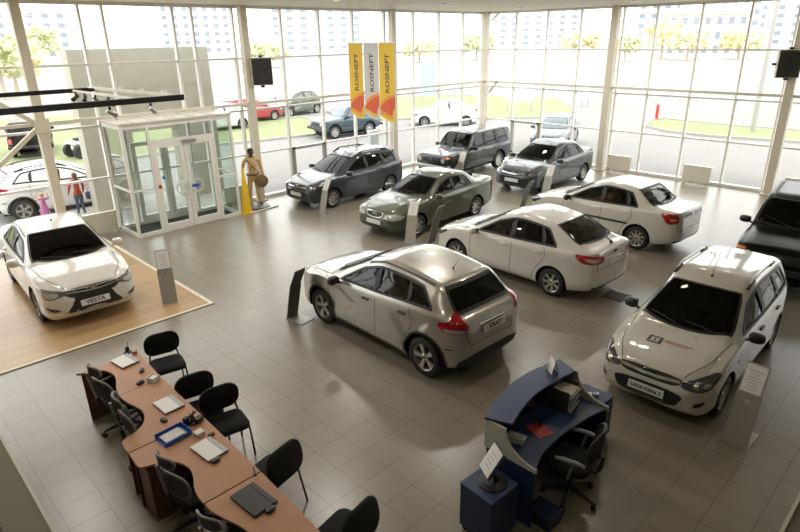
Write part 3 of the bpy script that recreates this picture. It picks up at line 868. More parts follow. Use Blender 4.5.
def build_car(name, sp, label, cat, x, y, hd, pt, group, detail=1, z=0):
    t = thing(name, label, cat, (x, y, z), R(hd), group)
    far = detail == 0
    c = Car(sp, .03 if not far else .06); L = c.L; r = sp['r']; W2 = sp['W']/2
    Ra = sp.get('Ra', r+.055)
    c.arches(Ra, r+.015)
    gm = sp.get('glass', 'car_glass') if not far else 'far_glass'
    sides = ((1, LFT), (-1, RGT))
    def mir(pts, sg): return [(p[0], p[1]*sg, p[2]) for p in pts]
    # --- windows
    def rail(x): return c.T(x)[1]-.045
    sw = []; W_ = sp['side_win']
    b0, t0, t1, b1 = W_[0][0], W_[0][1], W_[-1][2], W_[-1][3]
    sw.append([(q, 0, c.zs(q)+.035) for q in np.linspace(b0, b1, 14)]+[(q, 0, rail(q)) for q in np.linspace(t1, t0, 16)])
    for pts in sw:
        for sg, d in sides:
            c.hole(mir(pts, sg), d, .012, 1) if not far else None
    wsb, wst = sp['ws']; # windshield base / top (x at centre)
    def shield(xb, xt, lb, lt, yb, yt):
        # curved lower and upper edges in plan; lb, lt = how far the corners lie back of the centre
        n = 6; A = [(xb+lb*(k/n)**2, yb*k/n, 0) for k in range(-n, n+1)]; B = [(xt+lt*(k/n)**2, yt*k/n, 0) for k in range(n, -n-1, -1)]
        return A+B
    wsp = shield(wsb, wst, sp.get('wsl', .16), .05, c.T(wsb+sp.get('wsl', .16))[0]-.01, c.T(wst+.05)[0]-.045)
    rwb, rwt = sp['rw']
    ylo, yhi = sp.get('rwy', (c.T(rwb-.05)[0]-.05, c.T(rwt)[0]-.06))
    steep = sp.get('steep', 0)
    if steep:
        dz = Vector((1, 0, -.45)); zb, ztp = sp['rwz']
        n = 5; rwp = [(0, ylo*k/n, zb) for k in range(-n, n+1)]+[(0, yhi*k/n, ztp) for k in range(n, -n-1, -1)]
        rwd = BK
    else:
        rwp = shield(rwb, rwt, -sp.get('rwl', .08), -.03, ylo, yhi); rwd = TOP
    if not far:
        c.hole(wsp, TOP, .014, 1, lambda q: q[0] > 0); c.hole(rwp, rwd, .014, 1, (lambda q: q[0] < 0))
    c.cut()
    b = MB(); b.v = [tuple(v) for v in c.V]; b.f = list(c.F); b.mi = [0]*len(b.f)
    b.build('body', pt, t, smooth=38)
    g = MB(); g2 = MB(); se = MB()
    for pts in sw:
        for sg, d in sides:
            c.patch(g, mir(pts, sg), d, .001, 1, 30, 6, fit=3); c.ring(se, mir(pts, sg), d, .038, .007, 1, out=.005)
    c.patch(g, rwp, rwd, .001, 1, 16, 6, fit=3); c.ring(se, rwp, rwd, .042, .005, 1, out=.004)
    c.patch(g2, wsp, TOP, .001, 1, 20, 8, fit=3); c.ring(se, wsp, TOP, .040, .005, 1, out=.004)
    g.build('window_glass', gm, t); g2.build('windshield', gm if far else sp.get('wsglass', 'car_glass_dark'), t)
    # pillars between side windows in black
    for i in range(len(sp['side_win'])-1):
        a, q = sp['side_win'][i], sp['side_win'][i+1]
        for sg, d in sides:
            c.patch(se, mir([(a[3]-.01, 0, c.zs(a[3])+.03), (q[0]+.01, 0, c.zs(q[0])+.03), (q[1]+.01, 0, rail(q[1])), (a[2]-.01, 0, rail(a[2]))], sg), d, .012, 0, 3, 6)
    se.build('window_seal', 'seal', t)
    # --- wheel wells, underside and cabin
    b = MB()
    for wx in (sp['wb']/2, -sp['wb']/2):
        for sg in (1, -1):
            n = 18; vs = []
            for k in range(n+1):
                a = -.25+(PI+.5)*k/n; vs += [(wx+(Ra+.0)*math.cos(a), sg*(W2-.03), r+.015+(Ra+.0)*math.sin(a)), (wx+(Ra+.01)*math.cos(a), sg*(W2-.42), r+.015+(Ra+.01)*math.sin(a))]
            b.add(vs, [(2*k, 2*k+1, 2*k+3, 2*k+2) for k in range(n)])
            b.add([(wx-Ra-.1, sg*(W2-.40), .16), (wx+Ra+.1, sg*(W2-.40), .16), (wx+Ra+.1, sg*(W2-.40), r+Ra+.02), (wx-Ra-.1, sg*(W2-.40), r+Ra+.02)], [(0, 1, 2, 3)])
    b.bb((c.X(L-.35), -W2+.42, .15), (c.X(.35), W2-.42, .26))
    b.build('underbody', 'well', t)
    if not far:
        x0, x1 = c.X(wsb+.10), c.X(sp.get('cab_end', rwt))
        zb = c.zs(wsb+.8)-.03; yy = W2-.13
        b = MB(); b.add([(x0, -yy, zb), (x0, yy, zb), (x1, yy, zb), (x1, -yy, zb), (x0, -yy, .33), (x0, yy, .33), (x1, yy, .33), (x1, -yy, .33)], [(4, 5, 6, 7), (0, 1, 5, 4), (1, 2, 6, 5), (2, 3, 7, 6), (3, 0, 4, 7)])
        b.bb((x1-.03, -yy, .33), (x1-.25, yy, zb-.02))
        b.build('cabin_trim', 'cabin', t, smooth=0)
        b = MB().box((x0-.22, 0, zb-.09), (.5, 2*yy-.02, .16), Matrix.Rotation(R(8), 3, 'Y')).box((x0-.12, yy*.48, zb+.015), (.3, .34, .05)); b.build('dashboard', 'dash', t, bevel=.02)
        sx = x0-.50
        b = MB(); m = Matrix.Rotation(R(-65), 3, 'Y')
        b.tube([Vector((sx, .36, zb+.0))+m @ Vector((.18*math.cos(w), .18*math.sin(w), 0)) for w in np.linspace(0, 2*PI, 21)[:-1]], .015, 6, closed=True)
        b.box((sx, .36, zb), (.14, .10, .04), m); b.box((sx, .36, zb), (.03, .34, .02), m); b.cyl((sx, .36, zb), (sx+.3, .36, zb-.12), .03); b.build('steering_wheel', 'black_plastic', t)
        s0 = None
        for yv in (.36, -.36):
            b = MB(); px = sx-.48
            b.pad(.50, .48, .16, .1, (px, yv, .56)); b.pad(.66, .48, .13, .12, (px-.32, yv, .90), Matrix.Rotation(R(-78), 3, 'Y')); b.pad(.17, .26, .10, .05, (px-.43, yv, 1.26), Matrix.Rotation(R(-80), 3, 'Y'))
            b.build('seat', 'seat_cloth', t)
        b = MB(); px = sx-1.30
        b.pad(.46, 1.2, .16, .1, (px, 0, .56)); b.pad(.58, 1.22, .13, .12, (px-.33, 0, .86), Matrix.Rotation(R(-72), 3, 'Y'))
        for yv in (.38, -.38): b.pad(.15, .26, .09, .05, (px-.43, yv, 1.17), Matrix.Rotation(R(-78), 3, 'Y'))
        b.build('rear_seat', 'seat_cloth', t)
    # --- wheels
    tm, rm = wheel_meshes(r, sp.get('rim', 'star'))
    for wx in (sp['wb']/2, -sp['wb']/2):
        for sg in (1, -1):
            o = bpy.data.objects.new('wheel', tm); C.objects.link(o); o.parent = t; o.location = (wx, sg*(W2-.115), r)
            if sg < 0: o.rotation_euler = (0, 0, PI)
            q = bpy.data.objects.new('rim', rm); C.objects.link(q); q.parent = o
    # --- panel gaps
    def gap(ln, d, sm=1): bb_ = MB(); c.line(bb_, ln, d, .010, .002, sm=sm); bb_.build('panel_gap', 'seam', t)
    for sg, d in sides:
        for ln in sp.get('seams', []): gap(mir([(p[0], 0, p[1]) for p in ln], sg), d)
    for ln in sp.get('top_seams', []):
        gap(ln, TOP)
        if abs(ln[0][1]) > .01: gap(mir(ln, -1), TOP)
    for ln in sp.get('back_seams', []): gap(ln, BK, 0)
    # --- door handles
    for sg, d in sides:
        for hx, hz in sp.get('handles', []):
            b = MB(); dd, h, v = c.chart(d); p = c.cast(dd, h, v, Vector((c.X(hx), 0, 0)).dot(h), hz, .018)
            b.pad(.17, .03, .03, .012, p, Matrix.Rotation(R(90*sg), 3, 'X')); b.build('door_handle', sp.get('handle_mat', 'black_plastic'), t)
    # --- mirrors
    mx, mz = sp['mirror']
    for sg in (1, -1):
        b = MB(); yv = c.hw(mx)-.03
        b.ell((c.X(mx)+.02, sg*(yv+.14), mz+.03), (.07, .115, .075), 14, 8, e=.7, rot=Matrix.Rotation(R(12*sg), 3, 'Z'))
        b.tube([(c.X(mx), sg*(yv-.02), mz-.05), (c.X(mx), sg*(yv+.06), mz-.02)], .022, 6)
        b.add([(c.X(mx)-.048, sg*(yv+.05), mz-.02), (c.X(mx)-.03, sg*(yv+.23), mz-.02), (c.X(mx)-.03, sg*(yv+.23), mz+.08), (c.X(mx)-.048, sg*(yv+.05), mz+.08)], [(0, 1, 2, 3)], 1)
        b.build('wing_mirror', [sp.get('mirror_mat', pt), 'seal'], t)
    # --- patches given in the car's own description
    for nm, mt, pts, d, opt in sp.get('parts', []):
        b = MB(); both = opt.get('both', 0)
        for sg in ((1, -1) if both else (1,)):
            dd = (d[0], d[1]*sg, d[2])
            P = mir(pts, sg)
            if opt.get('line'): c.line(b, P, dd, opt['line'], opt.get('off', .004), sm=opt.get('sm', 1), rows=opt.get('rows', 2))
            elif opt.get('ring'): c.ring(b, P, dd, opt['ring'], opt.get('off', .005), opt.get('sm', 2))
            else: c.patch(b, P, dd, opt.get('off', .005), opt.get('sm', 2), opt.get('nc', 16), opt.get('nr', 5))
            if both:
                b.build(nm, mt, t); b = MB()
        if b.v: b.build(nm, mt, t)
    # arch lips
    if sp.get('lip'):
        b = MB()
        for wx in (sp['wb']/2, -sp['wb']/2):
            for sg, d in sides:
                pts = [(c.xo-(wx+(Ra+.018)*math.cos(a)), 0, r+.015+(Ra+.018)*math.sin(a)) for a in np.linspace(-.1, PI+.1, 18)]
                b = MB(); c.line(b, mir(pts, sg), d, sp['lip'], .012, sm=0, rows=2, step=.04); b.build('arch_trim', sp.get('lip_mat', 'trim_black'), t)
    # plate with lettering
    for (where, zz, txt, ts, sx) in sp.get('plates', []):
        d = FR if where == 'F' else BK; dd, h, v = c.chart(d); p = c.cast(dd, h, v, 0, zz, .0)
        nx = 1 if where == 'F' else -1; til = R(sp.get('ptilt', 6))
        pm = Matrix.Rotation(-til*nx, 3, 'Y')
        off = p.x+nx*.03
        b = MB().box((off, 0, zz), (.012, .52, .112), pm)
        o = b.build('number_plate', 'plate', t, bevel=.002)
        fx = Vector((0, nx, 0)); fy = pm @ Vector((0, 0, 1)); fz = fx.cross(fy)
        if txt: text_part(txt, 'plate_lettering', ts, 'plate_text', o, frame(Vector((off, 0, zz))+fz*.008, fx, fy), .001, sx, .002)
    # roof antenna
    if sp.get('antenna'):
        ax, al = sp['antenna']; z0 = c.zc(ax)
        MB().cyl((c.X(ax), 0, z0-.01), (c.X(ax), 0, z0+.03), .022, .012, 10).cyl((c.X(ax), 0, z0+.02), (c.X(ax)-.55*al, 0, z0+.03+.75*al), .0045, .003, 6).build('antenna', 'black_plastic', t)
    # roof rails
    if sp.get('rails'):
        a, e, mt = sp['rails']
        for sg in (1, -1):
            P = []
            for k in range(13):
                q = a+(e-a)*k/12; w, zt = c.T(q); P.append((c.X(q), sg*(w-.03), zt+.012+.055*min(1, min(k, 12-k)/1.5)))
            b = MB().tube(P, [.012]+[.018]*11+[.012], 8); b.build('roof_rail', mt, t)
            for (u0, u1) in ((0, .17), (.83, 1)):
                b = MB()
                QQ = [(c.X(a+(e-a)*q), sg*(c.T(a+(e-a)*q)[0]-.03), c.T(a+(e-a)*q)[1]+.03) for q in np.linspace(u0, u1, 4)]; b.tube(QQ, .028, 8); b.build('rail_foot', 'trim_black', t)
    # wipers
    if sp.get('wipers', 1) and not far:
        b = MB(); dd, h, v = c.chart(TOP)
        for y0, y1 in ((.50, .02), (-.05, -.55)):
            P = [c.cast(dd, h, v, Vector((c.X(wsb+.03+.10*abs(q)+kx), q, 0)).dot(h), Vector((0, q, 0)).dot(v), .02) for q, kx in ((y0, 0), ((y0+y1)/2, .05), (y1, .09))]
            b.tube(P, .009, 5)
        b.build('wiper', 'black_plastic', t)
    sp_post = sp.get('post')
    if sp_post: sp_post(c, t)
    return t, c

def badge(c, t, where, zz, s=1.0, off=.012):
    d = FR if where == 'F' else BK; dd, h, v = c.chart(d); p = c.cast(dd, h, v, 0, zz, off); nx = 1 if where == 'F' else -1
    b = MB(); fr = frame(p, (0, nx, 0), (0, 0, 1)); 
    rr = [fr @ Vector((.075*s*math.cos(w), .036*s*math.sin(w), 0)) for w in np.linspace(0, 2*PI, 25)[:-1]]
    b.tube(rr, .006*s, 6, closed=True)
    sail = [(-.05, -.004), (-.01, .022), (.045, .022), (.03, .012), (.05, -.012), (.0, -.024), (.02, -.008), (.0, .012), (-.02, -.002)]
    b.prism([(x*s, y*s) for x, y in sail], 0, .006, fn=lambda x, y, z: fr @ Vector((x, y, z)))
    o = b.build('badge', 'chrome', t)
    MB().add([fr @ Vector((.075*s*math.cos(w), .036*s*math.sin(w), -.002)) for w in np.linspace(0, 2*PI, 25)[:-1]], [tuple(range(24))]).build('badge_ground', 'lamp_dark', o)
def curves(L, W, hood, cowl, wtop, peak, rend, rbase, tail, belt, low=.19, nose=.60, boxy=0, tz=.60, tw=.30, roofw=.58, shoulder=None):
    h = W/2; b = boxy
    nl = (lambda a: a*(1-.6*b))
    zc = [(0, nose), (nl(.03), nose+.09), (nl(.09), hood-.05), (.2*(1-.4*b), hood), (.55, hood+(cowl[1]-hood)*.55), (cowl[0], cowl[1]), (cowl[0]+.12, cowl[1]+.065), (wtop[0], wtop[1]), (peak[0], peak[1]), (rend[0], rend[1]), (rbase[0], rbase[1])]
    if tail: zc += [(tail[0], tail[1]), (L-.02, tail[1]-.12 if tail[0] < L-.03 else tail[1]-.1), (L, tz)]
    else: zc += [(L-.015, (rbase[1]+tz)/2), (L, tz)]
    zs = [(0, nose-.02), (nl(.04), nose+.04), (nl(.12), hood-.10), (.3, hood-.05), (cowl[0]-.2, belt[0]-.03), (cowl[0]+.2, belt[0]), (L*.6, (belt[0]+belt[1])/2+.005), (L*.84, belt[1])]
    te = (tail[1] if tail else rbase[1])
    zs += [(L-.25, min(belt[1], te-.03)), (L-.06, te-.10), (L, tz-.02)]
    zl = [(0, .36), (.06, .27), (.2, low+.01), (.8, low), (L-.9, low), (L-.3, low+.05), (L-.06, low+.12), (L, low+.2)]
    hw = [(0, h*.54), (.02, h*.64), (.06, h*.75), (.15, h*.86), (.33, h*.945), (.6, h*.985), (1.3, h), (L-1.1, h), (L-.62, h*.98), (L-.36, h*.935), (L-.17, h*.86), (L-.07, h*.765), (L-.02, h*.66), (L, h*.56)]
    wt = [(0, h*.5), (.3, h*.78), (cowl[0]-.1, h*.85), (cowl[0]+.15, h*.835), (wtop[0], roofw*.5*2*h/.85+.0), (peak[0], roofw*h/.85), (rend[0], (roofw-.005)*h/.85), (rbase[0], h*.80 if tail else h*.74), (L-.1, h*.78), (L, h*.6)]
    cr = [(0, .008), (.1, .035), (.5, .05), (cowl[0], .06), (cowl[0]+.3, .095), (wtop[0], .08), (peak[0], .05), (rend[0], .055), ((rend[0]+rbase[0])/2, .07), (rbase[0], .035), (L-.03, .015), (L, .006)]
    if b: cr = [(a, c*.8) for a, c in cr]
    return dict(zc=zc, zs=zs, zl=zl, hw=hw, wt=wt, cr=cr)
def spec(L, W, wb, fo, r, cv, **k):
    d = dict(L=L, W=W, wb=wb, fo=fo, r=r); d.update(curves(L, W, **cv)); d.update(k); return d
FLD, BLD = (-1, -.55, 0), (1, -.75, 0)

# ---- silver crossover hatchback
def xray_spec():
    sp = spec(4.09, 1.764, 2.592, .83, .325, dict(hood=.90, cowl=(1.0, 1.05), wtop=(1.9, 1.47), peak=(2.4, 1.565), rend=(3.46, 1.475), rbase=(3.90, 1.11), tail=None, belt=(.98, 1.10), tz=.62, roofw=.60),
        rim='five', Ra=.385, steep=1, ws=(1.04, 1.88), rw=(3.85, 3.5), rwz=(1.11, 1.43), rwy=(.63, .54), cab_end=3.6,
        side_win=[(1.34, 1.86, 2.22, 2.30), (2.40, 2.33, 2.98, 3.06), (3.12, 3.05, 3.28, 3.58)], mirror=(1.42, 1.02), handles=[(2.12, .91), (2.98, .95)], antenna=(3.25, .22), mirror_mat='black_plastic',
        lip=.03, lip_mat='trim_black', dents=[([(.98, .92), (1.40, .91), (1.98, .70), (1.5, .46), (1.10, .36)], .032), ([(2.66, .86), (3.1, .98), (3.62, .99), (3.30, .62), (3.08, .42)], .030)], plates=[('B', .845, 'XRAY', .105, 1.1), ('F', .48, '', .09, 1)],
        seams=[[(1.22, .93), (1.22, .5), (1.28, .3)], [(2.34, 1.0), (2.34, .28)], [(3.12, 1.08), (3.18, .8), (2.98, .5), (2.92, .30)], [(1.28, .27), (2.9, .27)]],
        top_seams=[[(.12, .5, 0), (.5, .68, 0), (1.12, .75, 0)]],
        back_seams=[[(0, -.62, 1.06), (0, -.60, .86), (0, -.52, .66), (0, .52, .66), (0, .60, .86), (0, .62, 1.06)]])
    sp['parts'] = [
        ('tail_lamp', 'lamp_red', [(3.965, .84, 1.049), (3.735, .85, 1.011), (3.715, .85, 0.964), (3.835, .85, 0.879), (4.015, .74, 0.863), (4.055, .56, 0.905), (4.045, .53, 0.990), (3.995, .60, 1.049), (3.935, .66, 1.135), (3.915, .72, 1.160)], (1, -.9, 0), dict(both=1, off=.010, sm=1, nc=24, nr=9, sep=1)),
        ('tail_lamp_lens', 'lamp_clear', [(3.815, .85, 0.935), (3.885, .85, 0.888), (4.015, .74, 0.875), (4.055, .58, 0.918), (4.015, .70, 0.943)], (1, -.9, 0), dict(both=1, off=.014, sm=1)),
        ('bumper_lower', 'trim_black', [(0, -.70, .40), (0, .70, .40), (0, .62, .46), (0, .45, .50), (0, -.45, .50), (0, -.62, .46)], BK, dict(off=.006, sm=0, nc=30)),
        ('bumper_lower_edge', 'trim_black', [(4.1, -.7, .36), (4.1, .7, .36)], BK, dict(line=.11, off=.008, rows=3, sm=0)),
        ('reflector', 'trim_black', [(3.96, .8, .62), (3.96, .8, .60), (3.84, .85, .60), (3.84, .85, .62)], (1, -1.4, 0), dict(both=1, off=.006, sm=0)),
        ('sill_trim', 'trim_black', [(1.25, 0, .225), (2.95, 0, .225)], LFT, dict(both=1, line=.05, off=.006, rows=2, sm=0)),
        ('roof_strip', 'trim_black', [(1.95, .60, 0), (2.5, .595, 0), (3.2, .59, 0), (3.42, .585, 0)], TOP, dict(both=1, line=.032, off=.006)),
        ('tail_trim', 'chrome', [(0, -.30, .93), (0, .30, .93)], BK, dict(line=.02, off=.008, sm=0)),
        ('grille', 'grille', [(0, -.55, .66), (0, .55, .66), (0, .45, .56), (0, .30, .36), (0, -.30, .36), (0, -.45, .56)], FR, dict(off=.006)),
        ('headlight', 'lamp_clear', [(.05, .55, .74), (.12, .78, .76), (.36, .86, .80), (.30, .85, .86), (.16, .72, .84), (.06, .52, .80)], FLD, dict(both=1, off=.008, sep=1)),
        ('body_crease', 'crease_shade', [(0, 0, 0)], LFT, dict(line=.01)) if 0 else ('side_x_crease', 'seam', [(1.30, 0, .93), (1.50, 0, .88), (1.72, 0, .72), (1.55, 0, .70)], LFT, dict(both=1, line=.006, off=.0015))]  # thin dark line paints the shade along the door crease
    return sp

# ---- budget sedan family
def fam(kind):
    lb, sd, wg = kind == 'liftback', kind == 'sedan', kind == 'wagon'
    L = dict(liftback=4.15, sedan=4.17, wagon=4.084)[kind]
    cv = dict(hood=.80, cowl=(1.0, .965), wtop=(1.83, 1.39), peak=(2.35, 1.495), belt=(.92, 1.0), nose=.56, roofw=.59)
    if lb: cv.update(rend=(3.12, 1.42), rbase=(3.85, 1.10), tail=(4.09, 1.06))
    if sd: cv.update(rend=(3.02, 1.42), rbase=(3.62, 1.07), tail=(4.11, 1.045))
    if wg: cv.update(rend=(3.66, 1.45), rbase=(3.96, 1.05), tail=None, peak=(2.3, 1.50))
    k = dict(rim='star', ws=(1.0, 1.82), mirror=(1.38, .96))
    k['seams'] = [[(1.18, .86), (1.18, .45), (1.22, .28)], [(2.28, .92), (2.26, .26)], [(3.05, .98), (3.10, .8), (2.86, .5), (2.80, .28)], [(1.22, .25), (2.8, .25)]]
    k['top_seams'] = [[(.10, .45, 0), (.45, .64, 0), (1.08, .72, 0)]]
    if lb or sd: k['side_win'] = [(1.30, 1.80, 2.17, 2.23), (2.33, 2.27, 2.86, 3.02), (3.09, 2.92, 3.04, 3.34)]
    if sd: k['side_win'] = [(1.30, 1.80, 2.17, 2.23), (2.33, 2.27, 2.80, 2.96), (3.03, 2.86, 2.96, 3.22)]
    if wg: k['side_win'] = [(1.30, 1.80, 2.17, 2.23), (2.33, 2.27, 2.92, 2.98), (3.08, 3.02, 3.52, 3.64)]
    if lb: k.update(rw=(3.79, 3.14), cab_end=3.4, rwl=.10, back_seams=[[(0, -.62, 1.04), (0, -.60, .72), (0, .60, .72), (0, .62, 1.04)]])
    if sd: k.update(rw=(3.58, 3.06), cab_end=3.15, rwl=.10, back_seams=[[(0, -.66, 1.03), (0, -.62, .62), (0, .62, .62), (0, .66, 1.03)]])
    if wg: k.update(steep=1, rw=(3.9, 3.72), rwz=(1.03, 1.39), rwy=(.60, .52), cab_end=3.5, back_seams=[[(0, -.60, 1.0), (0, -.58, .6), (0, .58, .6), (0, .60, 1.0)]])
    k['handles'] = [(2.08, .84), (2.92, .88)]
    sp = spec(L, 1.70, 2.476, .78, .292, cv, **k)
    P = []
    P.append(('headlight', 'lamp_dark', [(.03, .44, .62), (.10, .70, .60), (.22, .80, .63), (.46, .84, .76), (.40, .82, .80), (.2, .68, .77), (.06, .44, .70)], FLD, dict(both=1, off=.006, nc=22, nr=8, sep=1)))
    P.append(('headlight_lens', 'lamp_mid', [(.07, .60, .635), (.12, .72, .63), (.2, .76, .66), (.2, .74, .73), (.12, .62, .72)], FLD, dict(both=1, off=.010)))
    for yy, xx in ((.62, .09), (.73, .17)):
        P.append(('headlight_reflector', 'chrome', [(xx+.0, yy+.035*math.cos(w), .685+.035*math.sin(w)) for w in np.linspace(0, 2*PI, 13)[:-1]], FR, dict(both=1, off=.016, sm=0)))
    P.append(('grille_bar', 'chrome', [(0, -.43, .685), (0, 0, .655), (0, .43, .685)], FR, dict(line=.035, off=.012)))
    P.append(('grille', 'grille', [(0, -.44, .73), (0, .44, .73), (0, .44, .65), (0, .3, .61), (0, -.3, .61), (0, -.44, .65)], FR, dict(off=.005, sm=1)))
    P.append(('lower_grille', 'grille', [(0, -.52, .55), (0, .52, .55), (0, .44, .36), (0, .3, .31), (0, -.3, .31), (0, -.44, .36)], FR, dict(off=.006, sm=2, nc=24)))
    P.append(('fog_lamp_recess', 'grille', [(.1, .60, .38), (.14, .74, .40), (.16, .76, .48), (.1, .62, .44)], FLD, dict(both=1, off=.006)))
    if lb: P.append(('tail_lamp', 'lamp_red', [(3.730, .83, 1.000), (3.990, .78, 1.005), (4.110, .62, 1.000), (4.145, .46, 0.980), (4.150, .46, 0.880), (4.110, .62, 0.840), (3.960, .78, 0.840), (3.840, .83, 0.880)], (1, -1.1, 0), dict(both=1, off=.010, sm=1, nc=24, nr=8, sep=1)))
    if lb: P.append(('tail_lamp_lens', 'lamp_clear', [(3.930, .81, 0.940), (4.030, .75, 0.950), (4.130, .55, 0.930), (4.130, .55, 0.890), (4.010, .76, 0.880)], (1, -1.1, 0), dict(both=1, off=.014, sm=1)))
    if sd: P.append(('tail_lamp', 'lamp_red', [(3.780, .83, 1.000), (3.980, .79, 1.010), (4.110, .64, 1.000), (4.120, .60, 0.820), (4.020, .74, 0.770), (3.940, .79, 0.780)], (1, -1.1, 0), dict(both=1, off=.010, sm=1, nc=22, nr=8, sep=1)))
    if sd: P.append(('tail_lamp_lens', 'lamp_clear', [(4.000, .77, 0.900), (4.100, .66, 0.900), (4.100, .66, 0.860), (4.000, .77, 0.860)], (1, -1.1, 0), dict(both=1, off=.014, sm=1)))
    if wg: P.append(('tail_lamp', 'lamp_red', [(3.82, .80, .92), (3.98, .72, .92), (3.93, .70, 1.25), (3.84, .72, 1.28)], (1, -1.2, 0), dict(both=1, off=.010, sm=1, sep=1)))
    P.append(('rear_bumper_edge', 'trim_black', [(0, -.66, .34), (0, .66, .34)], BK, dict(line=.05, off=.005, sm=0)))
    P.append(('plate_recess', 'lamp_clear' if 0 else 'seam', [(0, -.30, .90), (0, .30, .90), (0, .30, .895), (0, -.30, .895)], BK, dict(off=.004, sm=0)))
    sp['parts'] = P
    return sp

def post_badge(*ws):
    def f(c, t):
        for w, z, s in ws: badge(c, t, w, z, s)
    return f
def small_text(s, where, zz, size, mt, yo=0, sx=1):
    def f(c, t):
        nx = 1 if where == 'F' else -1; d = FR if where == 'F' else BK; dd, h, v = c.chart(d); p = c.cast(dd, h, v, 0, zz, .01); q = c.cast(dd, h, v, 0, zz+.03, .01)
        fx = Vector((0, nx, 0)); text_part(s, 'tailgate_lettering', size, mt, t, frame((p.x, yo, zz), fx, (q-p)), .002, sx, .001)
    return f
def multi(*fs):
    def f(c, t):
        for g in fs: g(c, t)
    return f

# 1 silver crossover
sp = xray_spec(); sp['post'] = multi(small_text('LADA', 'B', .985, .07, 'chrome', 0, 1.6), post_badge(('F', .66, 1.2)))
build_car('crossover_car', sp, 'silver crossover hatchback, its rear to the camera, in the middle of the hall', 'car', 6.60, 6.66, 88.7, 'paint_silver', None)

# 2 white liftback
SH = 'cars on the tiled showroom floor'
sp = fam('liftback'); sp['handle_mat'] = 'paint_white'; sp['mirror_mat'] = 'paint_white'; sp['plates'] = [('F', .46, '', .1, 1)]
def lift_post(c, t):
    post_badge(('B', .99, .9), ('F', .69, 1))(c, t)
    z = .80; dd, h, v = c.chart(BK); p = c.cast(dd, h, v, 0, z, 0)
    MB().box((p.x-.01, 0, z), (.02, .46, .10)).build('plate_blank', 'plate', t, bevel=.003)
    MB().box((p.x-.02, 0, z+.085), (.03, .52, .02)).build('tail_trim', 'paint_white', t, bevel=.004)
    a = c.cast(TOPC[0], TOPC[1], TOPC[2], Vector((c.X(3.88), -.05, 0)).dot(TOPC[1]), -.05*TOPC[2].y, .03)
    MB().tube([(c.X(3.98), -.05, 1.13), (c.X(3.86), -.10, 1.165), (c.X(3.70), -.42, 1.235)], .012, 6).cyl((c.X(4.0), -.05, 1.09), (c.X(3.98), -.05, 1.15), .03).build('rear_wiper', 'black_plastic', t)
_c0 = Vector(TOP); TOPC = (_c0, _c0.cross(Vector((0, 1, 0))), Vector((0, 1, 0)))
sp['post'] = lift_post
build_car('liftback_car', sp, 'white liftback with dark rear window wiper and red tail lamps, beside the silver crossover', 'car', 10.50, 6.83, 89.0, 'paint_white', SH)

# 3 white sedan with black side moulding
sp = fam('sedan'); sp['rim'] = 'ten'; sp['handle_mat'] = 'paint_white'; sp['mirror_mat'] = 'black_plastic'; sp['plates'] = [('F', .46, '', .1, 1)]
sp['parts'].append(('side_moulding', 'trim_black', [(1.24, 0, .60), (3.0, 0, .62)], LFT, dict(both=1, line=.05, off=.008, sm=0)))
sp['post'] = post_badge(('B', .93, .9), ('F', .69, 1))
build_car('sedan_car', sp, 'white four-door sedan with a black side moulding, behind the white liftback', 'car', 14.32, 6.81, 87.5, 'paint_white', SH)

# 4 blue-grey sedan
sp = fam('sedan'); sp['handle_mat'] = 'paint_slate'; sp['mirror_mat'] = 'paint_slate'; sp['rim'] = 'multi'; sp['plates'] = [('F', .46, '', .1, 1)]
sp['post'] = post_badge(('F', .69, 1))
build_car('sedan_car', sp, 'dark blue-grey sedan facing left, nearest the corner column', 'car', 18.01, 11.04, -179.8, 'paint_slate', SH)

# 5 white wagon with roof rails
def kal(pt, plate, label, x, y, hd, sticker=0, railmat='steel'):
    sp = fam('wagon'); sp['handle_mat'] = 'black_plastic' if sticker else pt; sp['mirror_mat'] = 'black_plastic' if sticker else pt
    sp['rim'] = 'star' if sticker else 'multi'; sp['rails'] = (2.0, 3.35, railmat); sp['antenna'] = (2.05, .45); sp['plates'] = [('F', .46, plate, .066, 1.1), ('B', .5, '', .1, 1)]
    if sticker:
        sp['parts'] += [('bonnet_sticker', 'vent_grey', [(.50, -.30, 0), (.50, -.09, 0), (.66, -.09, 0), (.66, -.30, 0)], TOP, dict(off=.004, sm=0)),
            ('bonnet_sticker_emblem', 'paper', [(.53, -.26, 0), (.53, -.13, 0), (.545, -.13, 0), (.545, -.26, 0)], TOP, dict(off=.006, sm=0)),
            ('bonnet_sticker_emblem', 'paper', [(.62, -.26, 0), (.62, -.13, 0), (.605, -.13, 0), (.605, -.26, 0)], TOP, dict(off=.006, sm=0)),
            ('bonnet_sticker_emblem', 'paper', [(.56, -.25, 0), (.56, -.21, 0), (.59, -.21, 0), (.59, -.25, 0)], TOP, dict(off=.006, sm=0)),
            ('bonnet_sticker_emblem', 'paper', [(.56, -.18, 0), (.56, -.14, 0), (.59, -.14, 0), (.59, -.18, 0)], TOP, dict(off=.006, sm=0)),
            ('bonnet_stripe', 'sticker_red', [(.60, -.06, 0), (.60, .28, 0), (.585, .28, 0), (.585, -.06, 0)], TOP, dict(off=.004, sm=0)),
            ('bonnet_stripe', 'sticker_red', [(.64, -.06, 0), (.64, .33, 0), (.625, .33, 0), (.625, -.06, 0)], TOP, dict(off=.004, sm=0)),
            ('washer_jet', 'seam', [(.90, -.28, 0), (.90, -.25, 0), (.92, -.25, 0), (.92, -.28, 0)], TOP, dict(both=1, off=.006, sm=1)),
            ('side_indicator', 'lamp_red', [(1.05, 0, .68), (1.13, 0, .69), (1.13, 0, .72), (1.05, 0, .71)], LFT, dict(both=1, off=.006))]
    sp['post'] = post_badge(('F', .69, 1.25))
    t, c = build_car('station_wagon', sp, label, 'car', x, y, hd, pt, SH)
    if sticker: t.scale = (1, .92, 1)
